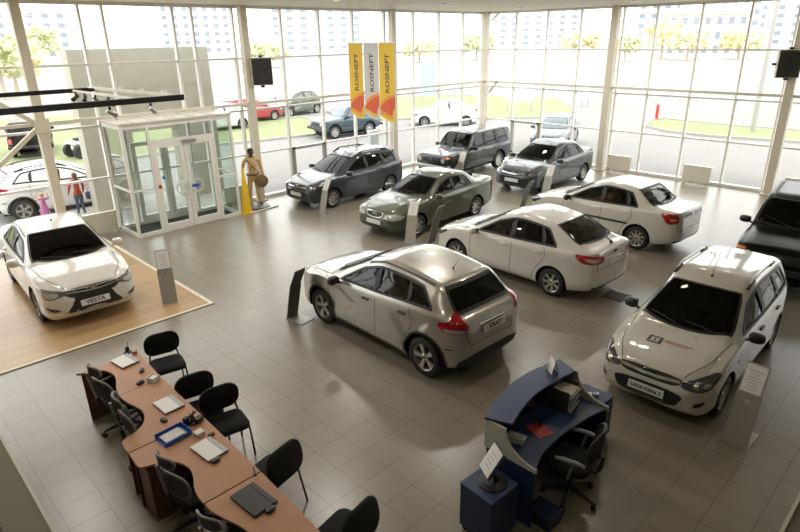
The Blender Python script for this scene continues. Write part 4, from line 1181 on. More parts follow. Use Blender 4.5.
mat('sticker_red', (.50, .12, .10), .5)
kal('paint_ivory', 'LADA Kalina 2', 'white station wagon with roof rails and a bonnet sticker, nearest car at the right', 9.07, 2.56, -178.9, 1)
kal('paint_slate', '', 'dark blue-grey station wagon with roof rails beside the left glass wall', 12.09, 14.87, -178.9, 0, 'trim_black')

# 6 green sedan
sp = spec(4.35, 1.68, 2.492, .82, .292, dict(hood=.78, cowl=(1.12, .95), wtop=(1.93, 1.33), peak=(2.4, 1.42), rend=(3.05, 1.35), rbase=(3.66, 1.04), tail=(4.28, 1.0), belt=(.90, .96), nose=.55, roofw=.56),
    rim='star', ws=(1.12, 1.92), rw=(3.62, 3.08), cab_end=3.2, rwl=.08, side_win=[(1.42, 1.88, 2.24, 2.30), (2.40, 2.35, 2.82, 2.96), (3.03, 2.88, 2.98, 3.14)],
    mirror=(1.5, .94), mirror_mat='paint_green', handles=[(2.16, .83), (2.98, .86)], handle_mat='paint_green', plates=[('F', .45, '', .1, 1)],
    seams=[[(1.25, .85), (1.25, .3)], [(2.34, .9), (2.34, .26)], [(3.06, .96), (3.1, .75), (2.88, .5), (2.84, .28)], [(1.27, .25), (2.84, .25)]],
    top_seams=[[(.12, .40, 0), (.5, .62, 0), (1.15, .70, 0)]])
sp['parts'] = [('headlight', 'lamp_clear', [(.03, .36, .56), (.10, .66, .55), (.24, .78, .58), (.34, .80, .66), (.2, .70, .70), (.05, .36, .68)], FLD, dict(both=1, off=.007, nc=20, nr=7, sep=1)),
    ('grille', 'grille', [(0, -.30, .70), (0, .30, .70), (0, .26, .60), (0, .15, .56), (0, -.15, .56), (0, -.26, .60)], FR, dict(off=.006)),
    ('grille_surround', 'chrome', [(0, -.32, .715), (0, .32, .715), (0, .28, .60), (0, .16, .55), (0, -.16, .55), (0, -.28, .60)], FR, dict(ring=.02, off=.012)),
    ('lower_grille', 'grille', [(0, -.55, .34), (0, .55, .34), (0, .5, .28), (0, -.5, .28)], FR, dict(off=.006, sm=1)),
    ('tail_lamp', 'lamp_red', [(4.08, .80, .92), (4.3, .60, .93), (4.32, .5, .76), (4.15, .76, .74)], (1, -1, 0), dict(both=1, off=.01, sm=1, sep=1)),
    ('side_moulding', 'paint_green', [(1.28, 0, .55), (3.0, 0, .56)], LFT, dict(both=1, line=.05, off=.008, sm=0)),
    ('headlight_lens', 'chrome', [(.06, .46, .60), (.08, .56, .60), (.1, .56, .66), (.07, .46, .66)], FLD, dict(both=1, off=.010))]
sp['post'] = post_badge(('F', .645, 1))
build_car('sedan_car', sp, 'olive green sedan facing left in the middle row', 'car', 11.84, 11.00, -178.6, 'paint_green', SH)

# 7 white sedan on the podium
sp = spec(4.41, 1.764, 2.635, .87, .315, dict(hood=.83, cowl=(1.12, 1.0), wtop=(1.98, 1.40), peak=(2.5, 1.497), rend=(3.15, 1.43), rbase=(3.85, 1.10), tail=(4.36, 1.07), belt=(.95, 1.03), nose=.56, roofw=.59),
    rim='star', ws=(1.10, 1.96), rw=(3.80, 3.2), cab_end=3.3, rwl=.08, side_win=[(1.42, 1.94, 2.28, 2.34), (2.44, 2.38, 2.95, 3.08), (3.15, 2.99, 3.08, 3.38)],
    mirror=(1.50, .99), mirror_mat='paint_white', handles=[(2.2, .86), (3.06, .9)], handle_mat='paint_white', antenna=(2.35, .22), plates=[('F', .485, 'VESTA', .10, 1.25)], ptilt=12,
    seams=[[(1.28, .88), (1.28, .3)], [(2.39, .95), (2.37, .26)], [(3.2, 1.0), (3.22, .8), (2.98, .5), (2.94, .28)], [(1.3, .25), (2.9, .25)]],
    top_seams=[[(.12, .46, 0), (.5, .68, 0), (1.15, .76, 0)]])
sp['parts'] = [('headlight', 'lamp_mid', [(.04, .46, .68), (.10, .68, .63), (.2, .78, .63), (.42, .86, .73), (.46, .86, .80), (.34, .82, .80), (.12, .62, .77), (.05, .46, .74)], FLD, dict(both=1, off=.007, nc=22, nr=8, sep=1)),
    ('headlight_lens', 'lamp_clear', [(.08, .58, .67), (.14, .72, .65), (.26, .79, .67), (.36, .82, .74), (.16, .70, .74), (.08, .58, .72)], FLD, dict(both=1, off=.011)),
    ('grille', 'grille', [(0, -.50, .76), (0, .50, .76), (0, .50, .68), (0, .36, .60), (0, -.36, .60), (0, -.50, .68)], FR, dict(off=.006, sm=1, nc=24)),
    ('grille_bar', 'steel', [(0, -.46, .705), (0, 0, .665), (0, .46, .705)], FR, dict(line=.016, off=.012)),
    ('grille_bar', 'steel', [(0, -.46, .745), (0, 0, .73), (0, .46, .745)], FR, dict(line=.014, off=.012)),
    ('lower_grille', 'grille', [(0, -.34, .61), (0, .34, .61), (0, .38, .50), (0, .50, .37), (0, .46, .34), (0, -.46, .34), (0, -.50, .37), (0, -.38, .50)], FR, dict(off=.005, sm=0, nc=30)),
    ('fog_lamp_recess', 'grille', [(.08, .56, .40), (.14, .74, .40), (.24, .82, .47), (.20, .78, .48), (.1, .60, .44)], FLD, dict(both=1, off=.008, sm=1)),
    ('bumper_chrome', 'chrome', [(.05, .50, .36), (.1, .66, .355), (.2, .80, .38), (.24, .82, .46)], FLD, dict(both=1, line=.022, off=.012)),
    ('front_lip', 'paint_white', [(0, -.60, .325), (0, 0, .30), (0, .60, .325)], FR, dict(line=.035, off=.016)),
    ('roof_gap', 'seam', [(2.0, .60, 0), (2.6, .60, 0), (3.15, .60, 0)], TOP, dict(both=1, line=.014, off=.004))]
sp['post'] = post_badge(('F', .70, 1.25))
build_car('sedan_car', sp, 'white sedan facing the camera on the wooden podium', 'car', 2.98, 13.15, -93.0, 'paint_white', SH, z=.012)[0].scale = (1, .95, 1)

# 8 boxy off-roaders
def niva(doors, pt, label, x, y, hd, group=SH, detail=1, rim='steel', z=0):
    L, wb = (4.24, 2.70) if doors == 5 else (3.74, 2.20)
    zc = [(0, .80), (.03, .90), (.08, .955), (.25, .985), (.7, 1.03), (1.18, 1.07), (1.26, 1.12), (1.72, 1.56), (2.1, 1.635), (L-.5, 1.64), (L-.22, 1.60), (L-.05, 1.08), (L-.02, .95), (L, .62)]
    zs = [(0, .78), (.05, .86), (.2, .93), (1.2, .99), (L-.3, 1.0), (L-.08, .98), (L, .60)]
    zl = [(0, .50), (.06, .42), (.3, .34), (.9, .30), (L-.9, .30), (L-.3, .36), (L, .48)]
    h = .82
    hw = [(0, .68), (.03, .74), (.1, .785), (.3, .81), (.6, h), (L-.6, h), (L-.2, .80), (L-.05, .76), (L, .68)]
    wt = [(0, .62), (.3, .70), (1.2, .735), (1.35, .73), (1.75, .645), (2.2, .635), (L-.4, .63), (L-.1, .68), (L, .6)]
    cr = [(0, .01), (.3, .03), (1.1, .035), (1.45, .05), (1.75, .045), (2.2, .035), (L-.3, .04), (L-.05, .03), (L, .005)]
    sw = [(1.42, 1.74, 2.28, 2.32), (2.42, 2.40, 3.05, 3.10), (3.20, 3.18, 3.80, 3.95)] if doors == 5 else [(1.42, 1.74, 2.36, 2.42), (2.54, 2.50, 3.32, 3.46)]
    sp = dict(L=L, W=2*h, wb=wb, fo=(.60 if doors == 5 else .72), r=.345, Ra=.42, zc=zc, zs=zs, zl=zl, hw=hw, wt=wt, cr=cr, bul=.006, rim=rim, ws=(1.20, 1.73), wsl=.08, steep=1, rw=(L-.05, L-.25), rwz=(1.10, 1.50), rwy=(.56, .52), cab_end=L-.4,
        side_win=sw, mirror=(1.5, 1.05), mirror_mat='black_plastic', handles=[(2.2, .92)]+([(3.0, .92)] if doors == 5 else []), handle_mat='black_plastic', plates=[],
        seams=[[(1.36, .95), (1.36, .5), (1.4, .36)], [(sw[0][3]+.05, .98), (sw[0][3]+.05, .34)]]+([[(3.15, .98), (3.12, .7), (3.0, .5)]] if doors == 5 else []), top_seams=[[(.05, .70, 0), (.6, .73, 0), (1.15, .73, 0)]], lip=.04, lip_mat='trim_black' if doors == 5 else pt)
    sp['parts'] = [('grille', 'grille', [(0, -.40, .86), (0, .40, .86), (0, .40, .68), (0, -.40, .68)], FR, dict(off=.006, sm=0)),
        ('headlight', 'lamp_clear', [(0, .56+.085*math.cos(a), .77+.085*math.sin(a)) for a in np.linspace(0, 2*PI, 15)[:-1]], FR, dict(both=1, off=.012, sm=0, sep=1)),
        ('side_indicator', 'lamp_orange', [(.02, .60, .90), (.05, .74, .895), (.12, .80, .89), (.12, .80, .84), (.05, .74, .84), (.02, .60, .85)], FLD, dict(both=1, off=.010, sm=0, sep=1)),
        ('tail_lamp', 'lamp_red', [(0, .60, .92), (0, .74, .92), (0, .74, .70), (0, .60, .70)], BK, dict(both=1, off=.01, sm=0, sep=1)),
        ('side_moulding', 'trim_black', [(1.0, 0, .62), (L-1.0, 0, .62)], LFT, dict(both=1, line=.05, off=.008, sm=0))]
    def post(c, t):
        if doors == 5 or detail: badge(c, t, 'F', .78, .9)
        b = MB(); xf = c.X(0); xb = c.X(L)
        b.box((xf+.06, 0, .54), (.09, 1.62, .12)); b.box((xf-.06, .78, .54), (.2, .06, .12)); b.box((xf-.06, -.78, .54), (.2, .06, .12)); b.build('bumper', 'steel' if doors == 5 else 'trim_black', t, bevel=.02); b = MB(); b.box((xb-.06, 0, .54), (.09, 1.6, .12))
        b.build('bumper', 'steel' if doors == 5 else 'trim_black', t, bevel=.02)
    sp['post'] = post
    return build_car('off_road_car', sp, label, 'car', x, y, hd, pt, group, detail, z)
niva(5, 'paint_graphite', 'dark grey long boxy off-road car by the corner of the glass walls', 17.62, 14.45, -177)[0].scale = (1, .95, .97)
niva(3, 'paint_black', 'black boxy off-road car with an orange indicator, cut off by the right edge', 14.49, 2.62, -174.5)
# ------------------------------------------------------------------ people
def skin_body(name, joints, edges, mats, fn, parent, sub=2):
    me = bpy.data.meshes.new(name); me.from_pydata([j[0] for j in joints], edges, []); o = bpy.data.objects.new('tmp', me); C.objects.link(o)
    md = o.modifiers.new('skin', 'SKIN'); md.use_smooth_shade = True
    for i, j in enumerate(joints):
        r = j[1]; me.skin_vertices[0].data[i].radius = r if isinstance(r, tuple) else (r, r)
    me.skin_vertices[0].data[0].use_root = True
    sb = o.modifiers.new('sub', 'SUBSURF'); sb.levels = sub; sb.render_levels = sub
    dg = bpy.context.evaluated_depsgraph_get(); nm = bpy.data.meshes.new_from_object(o.evaluated_get(dg)); bpy.data.objects.remove(o)
    nm.materials.clear()
    for m in mats: nm.materials.append(M[m])
    for p in nm.polygons: p.material_index = fn(p.center); p.use_smooth = True
    nm.name = name; q = bpy.data.objects.new(name, nm); C.objects.link(q); q.parent = parent; return q
def person(h, mats, fn, parent, armL, armR, stance=.09, step=0, child=0):
    # facing +x, y = left; h = height; arm = (elbow, hand) offsets as fractions of h
    k = h; sh = .125*k if not child else .115*k
    J = [((0, 0, .53*k), (.085*k, .062*k)), ((0, 0, .62*k), (.072*k, .055*k)), ((0, 0, .74*k), (.085*k, .062*k)), ((0, 0, .815*k), (.05*k, .05*k)), ((0, 0, .855*k), (.028*k, .028*k)), ((.01*k, 0, .905*k), (.046*k, .043*k)), ((.008*k, 0, .955*k), (.050*k, .046*k)), ((.0, 0, .985*k), (.026*k, .024*k))]
    E = [(0, 1), (1, 2), (2, 3), (3, 4), (4, 5), (5, 6), (6, 7)]
    # nose bump
    for s, arm in ((1, armL), (-1, armR)):
        b = len(J); e, hd = arm
        J += [((0, s*sh*.98, .80*k), .036*k), ((e[0]*k, s*e[1]*k, e[2]*k), .026*k), ((hd[0]*k, s*hd[1]*k, hd[2]*k), .018*k)]
        E += [(3, b), (b, b+1), (b+1, b+2)]
        v = Vector(hd)-Vector(e); v.normalize(); v.y *= s
        pm = Vector((hd[0]*k, s*hd[1]*k, hd[2]*k))
        pal = pm+v*.035*k; J.append((tuple(pal), .019*k)); E.append((b+2, b+3)); pi = b+3
        for q in range(4):
            o = Vector((.018*k*(q-1.5)*.7, 0, 0)); f1 = pal+v*.03*k+o; f2 = f1+v*(.022, .027, .025, .018)[q]*k+Vector((0, -s*.006*k, 0)); n = len(J)
            J += [(tuple(f1), .0065*k), (tuple(f2), .005*k)]; E += [(pi, n), (n, n+1)]
        n = len(J); th = pm+v*.03*k+Vector((.026*k, 0, 0)); J += [(tuple(th), .007*k)]; E += [(pi, n)]
    for s in (1, -1):
        b = len(J); dx = step*s*k
        J += [((0, s*.052*k, .47*k), .055*k), ((dx*.5+.005*k, s*stance*.75*k, .27*k), .036*k), ((dx, s*stance*k, .055*k), .024*k), ((dx+.065*k, s*(stance+.015)*k, .02*k), .020*k)]
        E += [(0, b), (b, b+1), (b+1, b+2), (b+2, b+3)]
    return skin_body('body', J, E, mats, fn, parent)
def face(t, k, m='cabin', brow='hair_brown'):
    b = MB()
    for s in (1, -1): b.ell((.052*k, s*.017*k, .932*k), (.005*k, .008*k, .005*k), 8, 6)
    b.build('eyes', m, t)
    MB().ell((.060*k, 0, .915*k), (.012*k, .008*k, .014*k), 8, 6).build('nose', t['skinmat'], t)
    MB().ell((.053*k, 0, .893*k), (.004*k, .016*k, .004*k), 8, 5).build('mouth', 'red', t)
    b = MB()
    for s in (1, -1): b.ell((.0, s*.047*k, .918*k), (.012*k, .006*k, .019*k), 8, 6)
    b.build('ears', t['skinmat'], t)

mat('round_shield_leather', (.20, .14, .07), .5, noise=(18, .5))
# mannequin in tan work clothes
t = thing('mannequin', 'dark-faced mannequin in a tan suit holding a round shield, beside the entrance lobby', 'mannequin', (9.28, 15.95, .05), R(-112)); t['skinmat'] = 'skin_dark'; k = 1.78
def mf(c):
    z = c[2]/k
    if z > .845: return 1
    if z < .065: return 2
    if abs(c[1])/k > .16 and z < .50: return 1
    return 0
person(k, ['tan_cloth', 'skin_dark', 'black_plastic'], mf, t, ((-.01, .165, .64), (.03, .185, .50)), ((-.01, .160, .64), (.02, .175, .49)), .085, .02)
face(t, k)
b = MB().ell((-.006*k, 0, .955*k), (.056*k, .052*k, .048*k), 14, 9); b.build('hair', 'cabin', t)
b = MB().tube([(.075*k*math.cos(w), .10*k*math.sin(w), .555*k) for w in np.linspace(0, 2*PI, 19)[:-1]], .014*k, 6, closed=True); b.build('belt', 'wood_dark', t)
b = MB()
for s in (1, -1): b.pad(.09, .08, .02, .01, (.088*k, s*.05*k, .72*k), Matrix.Rotation(R(90), 3, 'Y'))
b.build('chest_pocket', 'tan_cloth', t)
b = MB().tube([(.06*k, -.09*k, .81*k), (.095*k, 0, .70*k), (.07*k, .10*k, .58*k)], .012, 5); b.build('strap', 'wood_dark', t)
o = MB().lathe([(0, .03), (.12, .025), (.20, 0), (.20, -.015), (.12, .0), (0, .005)], axis=(1, 0, 0), n=26).build('round_shield', 'round_shield_leather', smooth=40)
o.location = (9.43, 15.70, .83); o.rotation_euler = (0, 0, R(-112)); tag(o, 'round brown patterned shield held by the mannequin', 'shield')
o = MB().lathe([(.42, 0), (.42, .04), (.40, .05), (0, .05)], n=30).build('display_plinth', 'stand_back'); o.location = (9.28, 15.95, 0); tag(o, 'low grey round plinth under the mannequin', 'plinth')
o = MB().bb((-.55, -.03, 0), (.55, .03, .035)).build('floor_strip', 'plastic_white', bevel=.005); o.location = (9.25, 15.42, 0); o.rotation_euler = (0, 0, R(8)); tag(o, 'thin white strip lying on the floor in front of the plinth', 'strip')
# tall yellow cone next to the lobby
t = thing('yellow_marker', 'tall tapering yellow marker standing between the lobby and the mannequin', 'marker', (8.70, 15.50, 0), R(20))
b = MB(); vs = [(-.19, -.05, 0), (.19, -.05, 0), (.19, .05, 0), (-.19, .05, 0), (-.03, -.02, 1.38), (.03, -.02, 1.38), (.03, .02, 1.38), (-.03, .02, 1.38)]
b.add(vs, [(3, 2, 1, 0), (4, 5, 6, 7), (0, 1, 5, 4), (1, 2, 6, 5), (2, 3, 7, 6), (3, 0, 4, 7)]); b.build('body', 'yellow', t, bevel=.015)
MB().bb((-.22, -.09, 0), (.22, .09, .03)).build('base', 'yellow', t, bevel=.01)

# people outside by the white car
t = thing('person', 'person in an orange-red jacket and dark trousers beside the white car outside', 'person', (5.25, 19.45, -.12), R(95)); t['skinmat'] = 'skin'; k = 1.36
person(k, ['orange_cloth', 'skin', 'navy_cloth', 'black_plastic'], lambda c: 1 if c[2]/k > .85 else (3 if c[2]/k < .05 else (2 if c[2]/k < .50 and abs(c[1])/k < .15 else (1 if abs(c[1])/k > .15 and c[2]/k < .52 else 0))), t, ((.02, .15, .66), (.10, .15, .56)), ((.02, .15, .66), (.09, .16, .56)), .06, .03)
face(t, k)
b = MB().ell((-.012*k, 0, .94*k), (.058*k, .056*k, .062*k), 14, 9).ell((-.045*k, 0, .86*k), (.03*k, .05*k, .09*k), 12, 8); b.build('hair', 'hair_brown', t)
o = MB().pad(.36, .14, .28, .05, puff=.02).build('handbag', 'navy_cloth'); o.scale = (.8,)*3; o.location = (5.58, 19.36, .50); tag(o, 'dark blue handbag hanging beside the person in the orange-red jacket', 'bag')
MB().tube([(-.12, 0, .12), (-.08, 0, .26), (.08, 0, .26), (.12, 0, .12)], .012, 6).build('handle', 'navy_cloth', o)
t = thing('person', 'small child in a pink dress with raised arms beside the white car outside', 'person', (4.2, 19.1, -.12), R(80)); t['skinmat'] = 'skin'; k2 = 1.0
person(k2, ['pink_cloth', 'skin', 'pink_cloth', 'plastic_white'], lambda c: 1 if c[2]/k2 > .84 or (c[2]/k2 < .40) or (abs(c[1])/k2 > .13 and c[2]/k2 > .7) else 0, t, ((.05, .17, .78), (.08, .14, .90)), ((.05, .17, .78), (.08, .14, .90)), .06, .02, 1)
face(t, k2)
MB().lathe([(.055*k2, .70*k2), (.08*k2, .6*k2), (.10*k2, .5*k2), (.145*k2, .36*k2), (.14*k2, .355*k2), (.07*k2, .5*k2)], n=18, cap=False).build('dress', 'pink_cloth', t)
MB().ell((-.010*k2, 0, .945*k2), (.060*k2, .060*k2, .062*k2), 14, 9).build('hair', 'hair_blond', t)
# ------------------------------------------------------------------ wavy desks
def smooth_path(P, n=3): return chaikin(P, n, False)
EA1 = [(1.64, 7.93), (1.74, 7.88), (1.87, 7.84), (1.96, 7.74), (2.0, 7.55), (1.96, 7.38), (1.89, 7.20), (1.85, 7.0)]
EA2 = [(1.85, 7.0), (1.86, 6.80), (1.90, 6.62), (1.93, 6.46), (1.90, 6.32), (1.82, 6.18), (1.70, 6.10), (1.53, 6.06), (1.50, 5.93), (1.50, 5.79)]
EB1 = [(1.50, 5.78), (1.49, 5.62), (1.48, 5.46), (1.60, 5.42), (1.73, 5.37), (1.82, 5.25), (1.86, 5.08), (1.82, 4.92), (1.75, 4.78), (1.72, 4.64), (1.72, 4.51)]
EB2 = [(1.72, 4.50), (1.72, 4.38), (1.76, 4.20), (1.82, 4.02), (1.84, 3.86), (1.80, 3.70), (1.70, 3.58), (1.52, 3.50), (1.48, 3.30)]
TZ = .75
def desk(edge, xr0, xr1, label, pans, cab=None):
    y0, y1 = edge[-1][1]+.003, edge[0][1]-.003
    t = thing('desk', label, 'desk', (1.9, (y0+y1)/2, 0), 0, 'wavy office desks in a row'); ox, oy = 1.9, (y0+y1)/2
    P = smooth_path(edge, 2); P = [(x, min(max(y, y0), y1)) for x, y in P]
    poly = [(x-ox, y-oy) for x, y in P]+[(xr1-ox, y0-oy), (xr0-ox, y1-oy)]
    MB().prism(poly, TZ-.028, TZ).build('worktop', 'wood_desk', t, bevel=.003)
    b = MB().bb((xr1-.30-ox, y0+.02-oy, .28), (xr1-.28-ox, y1-.02-oy, TZ-.03)); b.build('modesty_panel', 'wood_dark', t)
    for yy, xl in pans:
        s = 1 if yy > oy else -1
        b = MB().bb((xl+.03-ox, yy-oy-(.022 if s > 0 else 0), 0), (2.32-ox, yy-oy+(.022 if s < 0 else 0), TZ-.03)); b.build('side_panel', 'wood_dark', t, bevel=.002)
    return t
desk(EA1, 2.47, 2.41, 'wavy wooden desk at the podium end of the row, with the first office chair', [(7.91, 1.66)])
desk(EA2, 2.41, 2.385, 'second wavy wooden desk from the podium, with the blue magazine tray', [(6.0, 1.52)])
desk(EB1, 2.385, 2.35, 'third wavy wooden desk from the podium, its white laptop beside a phone', [(5.775, 1.50)])
desk(EB2, 2.35, 2.29, 'nearest wavy wooden desk, with the black laptop, cut off by the lower edge', [(3.34, 1.50)])
# drawer pedestal under the third desk
t = thing('drawer_pedestal', 'dark wood drawer pedestal under the corner of the third desk', 'drawer unit', (1.85, 5.43, 0)); MB().bb((-.30, .0, .05), (.30, .30, .68)).build('body', 'wood_dark', t, bevel=.004)
MB().bb((-.30, 0, 0), (.30, .30, .05)).build('base', 'wood_dark', t)

# ------------------------------------------------------------------ office chairs
def office_chair(label, mesh_back=True):
    t = thing('office_chair', label, 'chair', group='black office chairs')
    b = MB()
    for i in range(5):
        a = 2*PI*i/5+.3; u = Vector((math.cos(a), math.sin(a), 0)); b.tube([u*.02+Vector((0, 0, .12)), u*.16+Vector((0, 0, .105)), u*.30+Vector((0, 0, .075))], [.03, .024, .018], 7)
    b.cyl((0, 0, .07), (0, 0, .16), .04, .035); b.build('star_base', 'black_plastic', t)
    for i in range(5):
        a = 2*PI*i/5+.3; x, y = .30*math.cos(a), .30*math.sin(a)
        MB().cyl((x-.012, y-.028, .03), (x-.012, y+.028, .03), .03, n=12).cyl((x, y, .03), (x, y, .075), .012).build('caster', 'rubber', t)
    MB().cyl((0, 0, .15), (0, 0, .40), .025).cyl((0, 0, .12), (0, 0, .30), .036).bb((-.12, -.08, .39), (.12, .08, .425)).build('gas_lift', 'black_metal', t)
    MB().pad(.47, .48, .09, .14, (.02, 0, .47), puff=.25).build('seat', 'black_fabric', t)
    # curved frame of the back with mesh inside (back at -x)
    def bp(u, v, w0, w1, z0, z1, lean, cv):
        z = z0+(z1-z0)*v; w = w0+(w1-w0)*v; return Vector((-.22-lean*(z-.5)+cv*(u*u)*1.0, u*w, z))
    f = MB(); ms = MB()
    def backpiece(w0, w1, z0, z1, lean, cv, rr):
        ring = []
        for k in range(28):
            a = 2*PI*k/28; cu, sv = math.cos(a), math.sin(a); uu = math.copysign(abs(cu)**.7, cu); vv = .5+.5*math.copysign(abs(sv)**.7, sv); ring.append(bp(uu, vv, w0, w1, z0, z1, lean, cv))
        f.tube(ring, rr, 6, closed=True)
        cpt = bp(0, .5, w0, w1, z0, z1, lean, cv)
        vs = []
        for rr_ in (1.0, .66, .33): vs += [bp(0, .5, w0, w1, z0, z1, lean, cv).lerp(p, rr_)+Vector((-.02*(1-rr_), 0, 0)) for p in ring]
        vs.append(cpt+Vector((-.02, 0, 0))); n = 28; fs = []
        for q in range(2):
            for k in range(n): fs.append((q*n+k, q*n+(k+1) % n, (q+1)*n+(k+1) % n, (q+1)*n+k))
        for k in range(n): fs.append((2*n+k, 2*n+(k+1) % n, 3*n))
        ms.add(vs, fs); ms.add([v+Vector((-.012, 0, 0)) for v in vs], [q[::-1] for q in fs])
    if mesh_back:
        backpiece(.22, .19, .58, .92, .18, .07, .016); backpiece(.15, .13, .98, 1.13, .18, .05, .014)
        f.tube([(-.30, 0, .50), (-.33, 0, .75), (-.36, 0, .95), (-.37, 0, 1.05)], .02, 6)
        f.build('back_frame', 'grey_rim', t); ms.build('back_mesh', 'chair_mesh', t)
    else:
        backpiece(.22, .20, .56, 1.0, .16, .08, .018); f.build('back_frame', 'dark_plastic', t); ms.build('back_mesh', 'black_fabric', t)
    MB().tube([(-.06, 0, .41), (-.26, 0, .42), (-.30, 0, .50), (-.32, 0, .66)], .022, 7).build('back_support', 'black_plastic', t)
    for s in (1, -1):
        MB().tube([(-.02, s*.20, .42), (-.02, s*.28, .44), (-.05, s*.29, .60), (-.07, s*.29, .66)], .016, 6).tube([(-.19, s*.285, .665), (-.10, s*.29, .685), (.05, s*.29, .685), (.13, s*.275, .67)], [.018, .026, .026, .018], 7).build('armrest', 'black_plastic' if mesh_back else 'grey_rim', t)
    return t
oc = office_chair('mesh-backed office chair in the curve of the desk nearest the podium'); oc.location = (1.99, 7.34, 0); oc.rotation_euler = (0, 0, R(8))
dup(oc, (1.95, 6.34, 0), R(-10), 'mesh-backed office chair in the curve of the second desk, left of the blue tray')
dup(oc, (1.88, 5.04, 0), R(8), 'mesh-backed office chair in the curve of the third desk, its headrest above the worktop corner')
dup(oc, (1.80, 4.05, 0), R(15), 'mesh-backed office chair at the nearest desk, cut off by the lower edge')
rc = office_chair('black fabric office chair with grey armrests behind the blue reception desk', False); rc.location = (5.04, 2.46, 0); rc.rotation_euler = (0, 0, R(105))

# ------------------------------------------------------------------ visitor chairs
def visitor():
    t = thing('visitor_chair', '', 'chair', group='black visitor chairs by the desks')
    MB().pad(.44, .47, .075, .10, (.0, 0, .455), puff=.5).build('seat', 'black_fabric', t)
    b = MB(); mm = Matrix.Rotation(R(-80), 3, 'Y')
    b.pad(.38, .50, .05, .15, (-.245, 0, .70), mm, puff=.3, curve=0); 
    b.v = [(v[0]+.25*v[1]**2*1.0, v[1], v[2]) for v in b.v]
    b.build('backrest', 'black_fabric', t)
    for s in (1, -1):
        MB().tube([(.20, s*.235, 0), (.185, s*.225, .25), (.17, s*.215, .42)], .0125, 7).build('leg', 'black_metal', t)
        MB().tube([(-.27, s*.235, 0), (-.22, s*.225, .25), (-.19, s*.215, .42), (-.215, s*.19, .56), (-.245, s*.15, .72)], .0125, 7).build('leg', 'black_metal', t)
    MB().tube([(.17, -.215, .42), (.17, .215, .42)], .0125, 7).tube([(-.19, -.215, .42), (-.19, .215, .42)], .0125, 7).tube([(.17, .215, .42), (-.19, .215, .42)], .0125, 7).tube([(.17, -.215, .42), (-.19, -.215, .42)], .0125, 7).build('seat_frame', 'black_metal', t)
    return t
vc = visitor(); vc.location = (2.80, 7.80, 0); vc.rotation_euler = (0, 0, R(-102)); vc['label'] = 'black fabric visitor chair standing alone at the podium end of the desks'
dup(vc, (2.62, 6.38, 0), R(-100), 'black visitor chair half hidden behind another chair at the second desk')
dup(vc, (2.70, 5.88, 0), R(-100), 'black visitor chair in front of the half hidden one, facing the white laptops')
dup(vc, (2.60, 4.74, 0), R(102), 'black visitor chair turned with its back to the camera near the black laptop')
dup(vc, (2.62, 3.52, 0), R(100), 'nearest black visitor chair, cut off by the lower edge')

# ------------------------------------------------------------------ things on the desks
def laptop(x, y, rz, label, lid, w=.33, d=.25, first=[None]):
    t = thing('laptop', label, 'laptop', (x, y, TZ), rz, 'closed laptops on the desks')
    MB().bb((-w/2, -d/2, 0), (w/2, d/2, .016)).build('base', 'dark_plastic', t, bevel=.005)
    MB().bb((-w/2, -d/2, .017), (w/2, d/2-.055, .028)).build('lid', lid, t, bevel=.004)
    MB().bb((-w/2, d/2-.052, .017), (w/2, d/2, .026)).build('hinge_strip', 'paper_grey' if lid == 'paper' else 'dark_plastic', t, bevel=.003)
    return t
laptop(2.23, 7.78, R(-82), 'white-topped closed laptop on the desk nearest the podium', 'paper')
laptop(2.20, 6.33, R(-88), 'white-topped closed laptop on the second desk, behind the blue tray', 'paper')
laptop(2.14, 5.20, R(-85), 'white-topped closed laptop on the third desk, in front of the small white note box', 'paper', .36)
laptop(2.08, 4.20, R(-86), 'black closed laptop on the nearest desk', 'black_plastic', .40, .27)
def mouse(x, y, rz, label, s=1):
    o = MB().ell((0, 0, .014), (.055*s, .034*s, .018*s), 16, 10, e=.85).build('computer_mouse', 'black_plastic'); o.location = (x, y, TZ+.004); o.rotation_euler = (0, 0, rz); tag(o, label, 'mouse', 'black computer mice')
    MB().bb((.0, -.001, .0315*s), (.045*s, .001, .033*s)).build('button_gap', 'grey_rim', o)
mouse(2.29, 7.36, R(60), 'black computer mouse beside the white laptop on the podium-end desk', 1)
mouse(2.16, 7.08, R(20), 'black computer mouse beside the clear paper cube holder', 1.1)
mouse(2.02, 6.07, R(100), 'black computer mouse beside the blue tray')
mouse(2.10, 4.98, R(10), 'black computer mouse against the white laptop of the third desk')
mouse(2.12, 3.97, R(10), 'black computer mouse against the black laptop')
def penpot(x, y, label, big=0):
    t = thing('pen_holder', label, 'pen holder', (x, y, TZ), .4, 'black pen holders')
    MB().lathe([(.055, 0), (.055, .015), (.03, .03), (.03, .08), (.026, .08), (.026, .03), (0, .025)], n=16).build('cup', 'black_plastic', t)
    b = MB()
    for i in range(4 if big else 1): b.cyl((.01*math.cos(i*2), .01*math.sin(i*2), .03), (.028*math.cos(i*2), .028*math.sin(i*2), .16), .004, n=6)
    b.build('pen', 'dark_plastic', t)
    if big: MB().box((.05, -.04, .03), (.10, .07, .06)).box((-.05, .05, .05), (.06, .05, .10)).box((0, 0, .12), (.14, .02, .02)).build('organizer_tray', 'black_plastic', t, bevel=.004)
penpot(2.36, 8.02, 'black pen holder with one upright pen at the podium end of the desks')
penpot(2.24, 5.78, 'black desk organizer full of pens beside the blue tray', 1)
t = thing('paper_cube_holder', 'clear and white paper cube holder beside the mouse at the first desk seam', 'paper holder', (2.31, 7.02, TZ), .5); MB().bb((-.045, -.045, 0), (.045, .045, .05)).build('notes', 'paper', t); MB().bb((-.06, -.055, 0), (.06, -.05, .07)).bb((-.06, .05, 0), (.06, .055, .07)).bb((-.065, -.055, 0), (-.06, .055, .03)).build('holder', 'plastic_white', t)
